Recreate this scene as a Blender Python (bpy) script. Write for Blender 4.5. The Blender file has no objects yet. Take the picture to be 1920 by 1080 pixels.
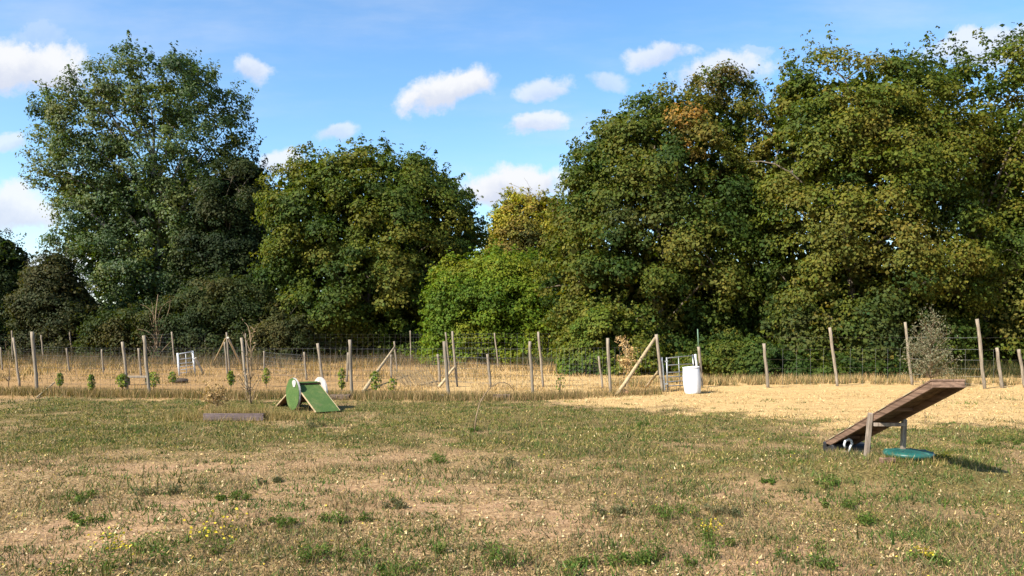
import bpy, bmesh, math, random
import numpy as np
from mathutils import Vector, Matrix

random.seed(7)
RNG = np.random.default_rng(7)
SC = bpy.context.scene
COL = SC.collection

# ------------------------------------------------------------------ camera
F, HOR, H = 1450.0, 632.0, 1.7          # focal length and horizon row in pixels of a 1920 wide frame, eye height
cd = bpy.data.cameras.new('camera')
cam = bpy.data.objects.new('camera', cd)
COL.objects.link(cam)
cam.location = (0, 0, H)
cam.rotation_euler = (math.radians(90), 0, 0)
cd.sensor_width = 36
cd.lens = 36 * F / 1920
cd.shift_y = (HOR - 540) / 1920
cd.clip_start = 0.05
cd.clip_end = 6000
SC.camera = cam

# ------------------------------------------------------------------ sun, sky, exposure
SUN_EL = math.radians(40)
sun_h = Vector((-0.77, -0.64, 0)).normalized()
sun_vec = Vector((sun_h.x * math.cos(SUN_EL), sun_h.y * math.cos(SUN_EL), math.sin(SUN_EL)))
ld = bpy.data.lights.new('sun', 'SUN')
ld.energy = 4.8
ld.angle = math.radians(0.53)
ld.color = (1.0, 0.93, 0.80)
lo = bpy.data.objects.new('sun', ld)
COL.objects.link(lo)
lo.rotation_euler = sun_vec.to_track_quat('Z', 'Y').to_euler()

SC.view_settings.view_transform = 'Standard'
SC.view_settings.look = 'None'
SC.view_settings.gamma = 1
SC.view_settings.use_curve_mapping = False
SC.view_settings.exposure = 1.3

world = bpy.data.worlds.new("World")
SC.world = world
world.use_nodes = True
wt = world.node_tree
wt.nodes.clear()


class NT:
    """short way to wire nodes"""
    def __init__(self, tree):
        self.t = tree

    def n(self, typ, **kw):
        nd = self.t.nodes.new(typ)
        for k, v in kw.items():
            if k.startswith('i_'):
                key = k[2:]
                key = int(key) if key.isdigit() else key.replace('_', ' ')
                self.put(nd, key, v)
            else:
                setattr(nd, k, v)
        return nd

    def put(self, nd, key, v):
        s = nd.inputs[key]
        if isinstance(v, bpy.types.NodeSocket):
            self.t.links.new(v, s)
        else:
            s.default_value = v

    def math(self, op, a, b=None, c=None, clamp=False):
        nd = self.t.nodes.new('ShaderNodeMath')
        nd.operation = op
        nd.use_clamp = clamp
        for i, v in enumerate((a, b, c)):
            if v is not None:
                self.put(nd, i, v)
        return nd.outputs[0]

    def mix(self, f, a, b, blend='MIX'):
        nd = self.t.nodes.new('ShaderNodeMix')
        nd.data_type = 'RGBA'
        nd.blend_type = blend
        self.put(nd, 0, f)
        self.put(nd, 6, a)
        self.put(nd, 7, b)
        return nd.outputs[2]

    def noise(self, vec, scale, detail=3, rough=0.5, dist=0.0):
        nd = self.t.nodes.new('ShaderNodeTexNoise')
        if vec is not None:
            self.put(nd, 'Vector', vec)
        self.put(nd, 'Scale', scale)
        self.put(nd, 'Detail', detail)
        self.put(nd, 'Roughness', rough)
        self.put(nd, 'Distortion', dist)
        return nd

    def smooth(self, v, a, b):
        nd = self.t.nodes.new('ShaderNodeMapRange')
        nd.interpolation_type = 'SMOOTHSTEP'
        self.put(nd, 0, v)
        self.put(nd, 1, a)
        self.put(nd, 2, b)
        return nd.outputs[0]


w = NT(wt)
sky = w.n('ShaderNodeTexSky')
sky.sky_type = 'NISHITA'
sky.sun_disc = False
sky.sun_elevation = SUN_EL
sky.sun_rotation = math.atan2(sun_h.x, sun_h.y)
sky.air_density = 1.0
sky.dust_density = 0.6
sky.ozone_density = 1.2
hs = w.n('ShaderNodeHueSaturation', i_Hue=0.5, i_Saturation=1.25, i_Value=1.42, i_Color=sky.outputs[0])
tc = w.n('ShaderNodeTexCoord')
sep = w.n('ShaderNodeSeparateXYZ', i_0=tc.outputs['Generated'])
yy = w.math('MAXIMUM', w.math('ABSOLUTE', sep.outputs[1]), 0.12)
uu = w.math('DIVIDE', sep.outputs[0], yy)
vv = w.math('DIVIDE', sep.outputs[2], yy)
cmb = w.n('ShaderNodeCombineXYZ', i_0=uu, i_1=vv)
n1 = w.noise(cmb.outputs[0], 15, 9, 0.62)
n2 = w.noise(cmb.outputs[0], 9, 8, 0.62, 0.3)
vadd = w.n('ShaderNodeVectorMath', operation='SUBTRACT', i_0=n2.outputs['Color'], i_1=(0.5, 0.5, 0.5))
vsc = w.n('ShaderNodeVectorMath', operation='SCALE', i_0=vadd.outputs[0], i_Scale=0.06)
wuv = w.n('ShaderNodeVectorMath', operation='ADD', i_0=cmb.outputs[0], i_1=vsc.outputs[0])
CLOUDS = [  # centre x, y, half width, half height, tilt in degrees, density
    (30, 122, 150, 62, 0, 1.0), (70, 60, 70, 34, 10, .35), (468, 136, 46, 32, 0, .75), (840, 164, 116, 42, 20, 1.0),
    (1022, 164, 62, 26, 14, .7), (1003, 229, 68, 24, 10, .85), (1240, 102, 62, 30, 8, .75), (1352, 132, 100, 40, 5, .8),
    (1140, 143, 50, 24, 0, .5), (1412, 88, 36, 14, 0, .35), (630, 245, 46, 22, 8, .65), (528, 296, 48, 26, 0, .85),
    (965, 345, 130, 40, 4, 1.0), (18, 265, 42, 20, 0, .65), (25, 388, 90, 50, 0, .9), (1850, 85, 150, 42, 12, .8),
    (150, 505, 230, 50, 0, .85), (1790, 330, 80, 70, 0, .8), (280, 420, 90, 60, 0, .5)]
mask = None
for (cx, cy, rx, ry, ang, den) in CLOUDS:
    mp = w.n('ShaderNodeMapping', vector_type='TEXTURE', i_Vector=wuv.outputs[0])
    mp.inputs['Location'].default_value = ((cx - 960) / F, (HOR - cy) / F, 0)
    mp.inputs['Rotation'].default_value = (0, 0, math.radians(ang))
    mp.inputs['Scale'].default_value = (rx * 1.22 / F, ry * 1.25 / F, 1)
    ln = w.n('ShaderNodeVectorMath', operation='LENGTH', i_0=mp.outputs[0])
    v = w.math('SUBTRACT', 1.0, ln.outputs['Value'])
    v = w.math('MULTIPLY_ADD', w.math('SUBTRACT', n1.outputs['Fac'], 0.5), 1.5, v)
    v = w.math('MULTIPLY', w.smooth(v, 0.14, 0.56), den)
    ly = w.n('ShaderNodeSeparateXYZ', i_0=mp.outputs[0]).outputs[1]
    hgt_c = w.math('MULTIPLY', ly, v) if mask is None else w.math('ADD', hgt_c, w.math('MULTIPLY', ly, v))
    mask = v if mask is None else w.math('MAXIMUM', mask, v)
veil = w.noise(w.n('ShaderNodeMapping', i_Vector=cmb.outputs[0], i_Scale=(0.5, 2.2, 1), i_Rotation=(0, 0, 0.15)).outputs[0], 3.0, 6, 0.6)
veil = w.math('MULTIPLY', w.smooth(veil.outputs['Fac'], 0.42, 0.74), 0.30)
mask = w.math('MAXIMUM', mask, veil)
ccol = w.mix(w.smooth(w.math('ADD', hgt_c, w.math('MULTIPLY_ADD', n1.outputs['Fac'], 1.6, -0.8)), -0.45, 0.25), (3.9, 4.2, 4.95, 1), (5.15, 5.25, 5.45, 1))
upm = w.smooth(sep.outputs[2], -0.02, 0.04)
skycol = w.mix(w.math('MULTIPLY', mask, upm), hs.outputs[0], ccol)
bg = w.n('ShaderNodeBackground', i_Color=skycol, i_Strength=0.075)
wo = w.n('ShaderNodeOutputWorld', i_Surface=bg.outputs[0])


# ------------------------------------------------------------------ tagging, meshes
def tag(o, label=None, cat=None, group=None, kind=None):
    for k, v in (('label', label), ('category', cat), ('group', group), ('kind', kind)):
        if v:
            o[k] = v
    return o


def empty(name, loc=(0, 0, 0), rz=0.0, label=None, cat=None, group=None):
    o = bpy.data.objects.new(name, None)
    o.empty_display_size = 0.2
    o.location = loc
    o.rotation_euler = (0, 0, rz)
    COL.objects.link(o)
    return tag(o, label, cat, group)


def np_mesh(name, V, Q, mat, parent=None, colors=None, smooth=False, attr='tint'):
    """V (n,3), Q (m,k) faces of one size; colors (m,3) one per face"""
    me = bpy.data.meshes.new(name)
    V = np.asarray(V, dtype=np.float32)
    Q = np.asarray(Q, dtype=np.int32)
    me.vertices.add(len(V))
    me.vertices.foreach_set('co', V.ravel())
    m, k = Q.shape
    me.loops.add(m * k)
    me.loops.foreach_set('vertex_index', Q.ravel())
    me.polygons.add(m)
    me.polygons.foreach_set('loop_start', np.arange(0, m * k, k, dtype=np.int32))
    me.polygons.foreach_set('loop_total', np.full(m, k, dtype=np.int32))
    if smooth:
        me.polygons.foreach_set('use_smooth', np.ones(m, dtype=bool))
    me.update(calc_edges=True)
    if colors is not None:
        a = me.attributes.new(attr, 'FLOAT_COLOR', 'FACE')
        c = np.ones((m, 4), dtype=np.float32)
        c[:, :3] = colors
        a.data.foreach_set('color', c.ravel())
    me.materials.append(mat)
    o = bpy.data.objects.new(name, me)
    COL.objects.link(o)
    if parent:
        o.parent = parent
    return o


class MB:
    """collects simple solids, builds one mesh object"""
    def __init__(self):
        self.v, self.f = [], []

    def add(self, vs, fs):
        k = len(self.v)
        self.v += [tuple(p) for p in vs]
        self.f += [tuple(i + k for i in q) for q in fs]

    def box(self, c, s, M=None, bev=0.0):
        hx, hy, hz = s[0] / 2, s[1] / 2, s[2] / 2
        b = min(bev, hx * .8, hy * .8, hz * .8)
        c = Vector(c)
        M = M or Matrix.Identity(3)
        if b <= 0:
            vs = [c + M @ Vector((x * hx, y * hy, z * hz)) for x in (-1, 1) for y in (-1, 1) for z in (-1, 1)]
            self.add(vs, [(0, 1, 3, 2), (4, 6, 7, 5), (0, 4, 5, 1), (2, 3, 7, 6), (0, 2, 6, 4), (1, 5, 7, 3)])
            return
        bm = bmesh.new()
        bmesh.ops.create_cube(bm, size=1)
        for v in bm.verts:
            v.co = Vector((v.co.x * 2 * hx, v.co.y * 2 * hy, v.co.z * 2 * hz))
        bmesh.ops.bevel(bm, geom=bm.edges[:], offset=b, segments=1, affect='EDGES', profile=.5)
        bm.verts.index_update()
        self.add([c + M @ v.co for v in bm.verts], [[v.index for v in fc.verts] for fc in bm.faces])
        bm.free()

    def tube(self, pts, radii, n=8, cap=True, jit=0.0, rnd=random):
        pts = [Vector(p) for p in pts]
        if not hasattr(radii, '__len__'):
            radii = [radii] * len(pts)
        k = len(self.v)
        ref = None
        for i, p in enumerate(pts):
            t = (pts[min(i + 1, len(pts) - 1)] - pts[max(i - 1, 0)])
            if t.length < 1e-9:
                t = Vector((0, 0, 1))
            t.normalize()
            if ref is None:
                ref = t.orthogonal().normalized()
            a = (ref - t * ref.dot(t)).normalized()
            ref = a
            b = t.cross(a)
            for j in range(n):
                an = 2 * math.pi * j / n
                r = radii[i] * (1 + rnd.uniform(-jit, jit))
                self.v.append(tuple(p + (a * math.cos(an) + b * math.sin(an)) * r))
        for i in range(len(pts) - 1):
            for j in range(n):
                j2 = (j + 1) % n
                self.f.append((k + i * n + j, k + i * n + j2, k + (i + 1) * n + j2, k + (i + 1) * n + j))
        if cap:
            self.f.append(tuple(k + j for j in reversed(range(n))))
            self.f.append(tuple(k + (len(pts) - 1) * n + j for j in range(n)))

    def lathe(self, prof, n=32, M=None, c=(0, 0, 0)):
        M = M or Matrix.Identity(3)
        c = Vector(c)
        k = len(self.v)
        for (r, z) in prof:
            for j in range(n):
                a = 2 * math.pi * j / n
                self.v.append(tuple(c + M @ Vector((r * math.cos(a), r * math.sin(a), z))))
        for i in range(len(prof) - 1):
            for j in range(n):
                j2 = (j + 1) % n
                self.f.append((k + i * n + j, k + i * n + j2, k + (i + 1) * n + j2, k + (i + 1) * n + j))
        self.f.append(tuple(k + j for j in reversed(range(n))))
        self.f.append(tuple(k + (len(prof) - 1) * n + j for j in range(n)))

    def build(self, name, mat, parent=None, smooth=False):
        me = bpy.data.meshes.new(name)
        me.from_pydata(self.v, [], self.f)
        me.update()
        if smooth:
            me.polygons.foreach_set('use_smooth', [len(p.vertices) <= 4 for p in me.polygons])
        me.materials.append(mat)
        o = bpy.data.objects.new(name, me)
        COL.objects.link(o)
        if parent:
            o.parent = parent
        return o


# ------------------------------------------------------------------ numpy noise
def _hash(ix, iy, iz, seed):
    h = (ix.astype(np.int64) * 374761393 + iy.astype(np.int64) * 668265263 + iz.astype(np.int64) * 2147483647 + seed * 974634777) & 0xffffffff
    h = ((h ^ (h >> 13)) * 1274126177) & 0xffffffff
    h = (h ^ (h >> 16)) & 0xffffff
    return h / float(0xffffff)


def vnoise(x, y, z=None, seed=0):
    x = np.asarray(x, dtype=float)
    y = np.asarray(y, dtype=float)
    z = np.zeros_like(x) if z is None else np.asarray(z, dtype=float)
    ix, iy, iz = np.floor(x), np.floor(y), np.floor(z)
    fx, fy, fz = x - ix, y - iy, z - iz
    fx, fy, fz = [f * f * (3 - 2 * f) for f in (fx, fy, fz)]
    r = 0
    for a in (0, 1):
        for b in (0, 1):
            for c in (0, 1):
                wgt = (fx if a else 1 - fx) * (fy if b else 1 - fy) * (fz if c else 1 - fz)
                r = r + wgt * _hash(ix + a, iy + b, iz + c, seed)
    return r


def fbm(x, y, z=None, o=3, seed=0):
    s, a, t = 0, 1.0, 0
    z = None if z is None else np.asarray(z, dtype=float)
    for i in range(o):
        f = 2.03 ** i
        s = s + a * vnoise(np.asarray(x) * f, np.asarray(y) * f, None if z is None else z * f, seed + i * 17)
        t += a
        a *= 0.5
    return s / t


def sst(a, b, x):
    t = np.clip((x - a) / (b - a), 0, 1)
    return t * t * (3 - 2 * t)


# ------------------------------------------------------------------ ground height and cover
def gz(x, y):
    x = np.asarray(x, dtype=float)
    y = np.asarray(y, dtype=float)
    near = np.exp(-np.clip(y - 6, 0, None) / 22)
    z = (fbm(x * .35, y * .35, o=2, seed=3) - .5) * .10 * near
    z = z + (fbm(x * 2.2, y * 2.2, o=2, seed=5) - .5) * .045 * near
    z = z + (fbm(x * 8, y * 8, o=2, seed=9) - .5) * .022 * near
    z = z + .19 * np.exp(-((x - 4.8) / 1.5) ** 2 - ((y - 9.6) / 0.95) ** 2)
    return z


def g(x, y):
    return float(gz(np.array([x]), np.array([y]))[0])


def edge_y(x):
    return np.interp(x, [-40, 0.5, 1.9, 4.2, 5.6, 10, 40], [22.3, 22.0, 20.3, 17.6, 15.6, 14.9, 14.5])


def zones(x, y):
    x = np.asarray(x, dtype=float)
    y = np.asarray(y, dtype=float)
    wob = (fbm(x * .5, y * .5, o=4, seed=21) - .5)
    e = edge_y(x) + wob * 4.5 + (fbm(x * 2.1, y * 1.4, o=3, seed=23) - .5) * 3.0
    straw = sst(-1.9, 1.3, y - e)
    # green weedy belt, thinning towards the right and towards the camera
    n = fbm(x * .45, y * .3, o=4, seed=33)
    fine = fbm(x * 1.9, y * 1.5, o=3, seed=44)
    belt = sst(9.6, 13.0, y + wob * 5.0)
    green = (0.24 + 0.48 * belt) * (1 - straw)
    green = green + .16 * sst(.0, 4.0, x) * (1 - belt) * (1 - straw)
    green = green * (0.45 + 1.1 * sst(.3, .68, n * .55 + fine * .45))
    green = np.clip(green, 0, 1)
    bare = sst(.46, .60, fbm(x * .55 + 9, y * .8, o=4, seed=51)) * (1 - belt * .8) * (1 - straw)
    left_far = straw * sst(1.0, -8.0, x)
    green = green + .5 * np.exp(-((x - 4.8) / 1.3) ** 2 - ((y - 9.4) / 1.2) ** 2)
    return green, straw, bare, left_far


# ------------------------------------------------------------------ materials
def new_mat(name):
    m = bpy.data.materials.new(name)
    m.use_nodes = True
    m.node_tree.nodes.clear()
    return m, NT(m.node_tree)


def finish(n, shader):
    n.n('ShaderNodeOutputMaterial', i_Surface=shader)


def leaf_mat(name, trans=0.34, rough=0.68, spec=0.16):
    m, n = new_mat(name)
    a = n.n('ShaderNodeAttribute', attribute_name='tint')
    p = n.n('ShaderNodeBsdfPrincipled', i_Base_Color=a.outputs['Color'], i_Roughness=rough)
    p.inputs['Specular IOR Level'].default_value = spec
    tcol = n.mix(1.0, a.outputs['Color'], (1.5, 1.5, 0.45, 1), 'MULTIPLY')
    t = n.n('ShaderNodeBsdfTranslucent', i_Color=tcol)
    mx = n.n('ShaderNodeMixShader', i_0=trans, i_1=p.outputs[0], i_2=t.outputs[0])
    finish(n, mx.outputs[0])
    return m


def wood_mat(name, c1, c2, scale=(30, 30, 3), rough=.85, bump=.4, coord='Object'):
    m, n = new_mat(name)
    tcn = n.n('ShaderNodeTexCoord')
    mp = n.n('ShaderNodeMapping', i_Vector=tcn.outputs[coord], i_Scale=scale)
    a = n.noise(mp.outputs[0], 1.0, 6, .65, .6)
    b = n.noise(tcn.outputs[coord], 1.7, 3, .5)
    oi = n.n('ShaderNodeObjectInfo')
    f = n.smooth(a.outputs['Fac'], .32, .68)
    col = n.mix(f, c1, c2)
    v = n.math('MULTIPLY_ADD', b.outputs['Fac'], .5, n.math('MULTIPLY_ADD', oi.outputs['Random'], .3, .6))
    hsv = n.n('ShaderNodeHueSaturation', i_Color=col, i_Value=v)
    bp = n.n('ShaderNodeBump', i_Height=a.outputs['Fac'], i_Strength=bump, i_Distance=.01)
    p = n.n('ShaderNodeBsdfPrincipled', i_Base_Color=hsv.outputs[0], i_Roughness=rough, i_Normal=bp.outputs[0])
    p.inputs['Specular IOR Level'].default_value = .2
    finish(n, p.outputs[0])
    return m


def plain_mat(name, col, rough=.6, metal=0.0, nscale=8, var=.25, bump=.15, spec=.4, dirt=None):
    m, n = new_mat(name)
    tcn = n.n('ShaderNodeTexCoord')
    a = n.noise(tcn.outputs['Object'], nscale, 5, .6)
    v = n.math('MULTIPLY_ADD', a.outputs['Fac'], var * 2, 1 - var)
    c = n.n('ShaderNodeHueSaturation', i_Color=col, i_Value=v).outputs[0]
    if dirt:
        b = n.noise(tcn.outputs['Object'], nscale * .6, 6, .7)
        c = n.mix(n.math('MULTIPLY', n.smooth(b.outputs['Fac'], .5, .72), .8), c, dirt)
    bp = n.n('ShaderNodeBump', i_Height=a.outputs['Fac'], i_Strength=bump, i_Distance=.01)
    p = n.n('ShaderNodeBsdfPrincipled', i_Base_Color=c, i_Roughness=rough, i_Metallic=metal, i_Normal=bp.outputs[0])
    p.inputs['Specular IOR Level'].default_value = spec
    finish(n, p.outputs[0])
    return m


def ground_mat():
    m, n = new_mat('field_ground')
    tcn = n.n('ShaderNodeTexCoord')
    P = tcn.outputs['Object']
    z = n.n('ShaderNodeAttribute', attribute_name='zone')
    s = n.n('ShaderNodeSeparateColor', i_0=z.outputs['Color'])
    fine = n.noise(P, 34, 6, .72)
    mid = n.noise(P, 9, 5, .65)
    big = n.noise(P, 1.6, 5, .6)
    stre = n.noise(n.n('ShaderNodeMapping', i_Vector=P, i_Scale=(2.5, 9, 1)).outputs[0], 1.5, 6, .7, .5)
    soil = n.mix(n.smooth(mid.outputs['Fac'], .3, .7), (.25, .155, .080, 1), (.55, .375, .205, 1))
    soil = n.mix(n.smooth(big.outputs['Fac'], .35, .7), soil, (.46, .295, .175, 1))
    green = n.mix(n.smooth(fine.outputs['Fac'], .35, .65), (.075, .072, .020, 1), (.27, .205, .080, 1))
    straw = n.mix(n.smooth(stre.outputs['Fac'], .3, .7), (.50, .335, .155, 1), (.78, .565, .27, 1))
    straw = n.mix(n.math('MULTIPLY', n.smooth(mid.outputs['Fac'], .54, .68), .6), straw, (.30, .19, .08, 1))
    brown = n.mix(n.smooth(mid.outputs['Fac'], .3, .7), (.24, .145, .062, 1), (.52, .34, .16, 1))
    straw = n.mix(n.math('MULTIPLY', n.smooth(n.noise(n.n('ShaderNodeMapping', i_Vector=P, i_Scale=(.35, 1.5, 1)).outputs[0], 1.3, 6, .65, .4).outputs['Fac'], .50, .66), .5), straw, (.44, .27, .11, 1))
    straw = n.mix(z.outputs['Alpha'], straw, brown)
    # the breaks between the covers follow fine noise
    gm = n.smooth(n.math('ADD', s.outputs[0], n.math('MULTIPLY_ADD', fine.outputs['Fac'], .9, -.45)), .28, .72)
    sm = n.smooth(n.math('ADD', s.outputs[1], n.math('MULTIPLY_ADD', stre.outputs['Fac'], .9, -.45)), .3, .7)
    litter = n.mix(n.smooth(fine.outputs['Fac'], .35, .62), (.14, .095, .042, 1), (.48, .345, .175, 1))
    soil2 = n.mix(n.math('MULTIPLY_ADD', s.outputs[2], .8, .2), litter, soil)
    c = n.mix(gm, soil2, green)
    c = n.mix(sm, c, straw)
    c = n.mix(n.smooth(fine.outputs['Fac'], .66, .42), c, n.mix(1.0, c, (.62, .58, .52, 1), 'MULTIPLY'))
    hgt = n.math('MULTIPLY_ADD', fine.outputs['Fac'], .5, n.math('ADD', mid.outputs['Fac'], n.math('MULTIPLY', stre.outputs['Fac'], .5)))
    bp = n.n('ShaderNodeBump', i_Height=hgt, i_Strength=.9, i_Distance=.045)
    p = n.n('ShaderNodeBsdfPrincipled', i_Base_Color=c, i_Roughness=.95, i_Normal=bp.outputs[0])
    p.inputs['Specular IOR Level'].default_value = .1
    finish(n, p.outputs[0])
    return m


M_leaf = leaf_mat('leaf')
M_gloss = leaf_mat('glossy_leaf', .32, .6, .28)
M_grass = leaf_mat('grass_blades', .22, .7, .15)
M_bark = wood_mat('bark', (.07, .055, .04, 1), (.16, .135, .10, 1), (12, 12, 3), bump=.9)
M_pale_bark = wood_mat('pale_bark', (.10, .097, .082, 1), (.25, .24, .21, 1), (9, 9, 3), bump=.6)
M_post = wood_mat('weathered_post', (.12, .097, .072, 1), (.27, .225, .17, 1), (45, 45, 2.5))
M_brace = wood_mat('split_brace', (.24, .175, .095, 1), (.42, .33, .20, 1), (30, 30, 6))
M_twig = wood_mat('twig', (.12, .085, .05, 1), (.25, .18, .11, 1), (20, 20, 5))
M_pale = wood_mat('pale_board', (.30, .27, .22, 1), (.50, .46, .38, 1), (30, 30, 6))
M_wire = plain_mat('fence_wire', (.17, .17, .165, 1), .5, .7, 20, .1, 0)
M_galv = plain_mat('galvanised', (.30, .31, .31, 1), .5, .55, 12, .25, .1, .4)
M_white = plain_mat('white_paint', (.50, .52, .54, 1), .5, 0, 10, .12, .05)
M_wire_dark = M_wire

# ------------------------------------------------------------------ ground sheet
xs = np.concatenate([-np.geomspace(2500, 42, 16), np.arange(-40, -14, .45), np.arange(-14, 14, .155), np.arange(14, 40.1, .45), np.geomspace(42, 2500, 16)])
ys = np.concatenate([-np.geomspace(900, 12, 12), np.arange(-10, 3.6, .7), np.arange(3.7, 13, .09), np.arange(13, 30, .2), np.arange(30, 75, .8), np.geomspace(77, 3000, 18)])
gx, gy = np.meshgrid(xs, ys)
gzv = gz(gx, gy)
far_mask = (np.abs(gx) > 60) | (gy > 90) | (gy < -15)
gzv = np.where(far_mask, 0, gzv)
V = np.stack([gx, gy, gzv], -1).reshape(-1, 3)
nx, ny = len(xs), len(ys)
ii, jj = np.meshgrid(np.arange(nx - 1), np.arange(ny - 1))
a0 = (jj * nx + ii).ravel()
Q = np.stack([a0, a0 + 1, a0 + nx + 1, a0 + nx], 1)
ground = np_mesh('ground', V, Q, ground_mat(), smooth=True)
gr_, st_, ba_, lf_ = zones(gx.ravel(), gy.ravel())
za = ground.data.attributes.new('zone', 'FLOAT_COLOR', 'POINT')
za.data.foreach_set('color', np.stack([gr_, st_, ba_, lf_], 1).astype(np.float32).ravel())
tag(ground, kind='structure')


def W(px, py):
    """ground point seen at a pixel of the 1920x1080 photograph"""
    z = 0.0
    for _ in range(6):
        d = F * (H - z) / (py - HOR)
        x = (px - 960) / F * d
        z = g(x, d)
    return Vector((x, d, z))


def P3(px, py, d):
    return Vector(((px - 960) / F * d, d, H + (HOR - py) / F * d))


# ------------------------------------------------------------------ leaves and trees
def unit(v):
    return v / np.maximum(np.linalg.norm(v, axis=1, keepdims=True), 1e-9)


def leaf_geo(pos, nrm, L, Wd, rng, droop=.25):
    """one folded four-cornered leaf at every position"""
    n = len(pos)
    nrm = unit(nrm)
    r = rng.normal(size=(n, 3))
    r[:, 2] -= droop
    ax = unit(r - nrm * np.sum(r * nrm, 1, keepdims=True))
    sd = np.cross(nrm, ax)
    L = L[:, None]
    Wd = Wd[:, None]
    b = pos - ax * L * .5
    t = pos + ax * L * .5
    l = pos - ax * L * .05 + sd * Wd * .5 + nrm * Wd * .22
    rr = pos - ax * L * .05 - sd * Wd * .5 + nrm * Wd * .22
    V = np.stack([b, rr, t, l], 1).reshape(-1, 3)
    Q = np.arange(4 * n).reshape(-1, 4)
    return V, Q


def seg_dist(px, pz, poly):
    d = np.full(len(px), 1e9)
    m = len(poly)
    for i in range(m):
        x0, z0 = poly[i]
        x1, z1 = poly[(i + 1) % m]
        dx, dz = x1 - x0, z1 - z0
        t = np.clip(((px - x0) * dx + (pz - z0) * dz) / (dx * dx + dz * dz + 1e-9), 0, 1)
        d = np.minimum(d, np.hypot(px - x0 - t * dx, pz - z0 - t * dz))
    return d


def inside(px, pz, poly):
    c = np.zeros(len(px), bool)
    m = len(poly)
    j = m - 1
    for i in range(m):
        xi, zi = poly[i]
        xj, zj = poly[j]
        cond = ((zi > pz) != (zj > pz)) & (px < (xj - xi) * (pz - zi) / (zj - zi + 1e-12) + xi)
        c ^= cond
        j = i
    return c


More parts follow.
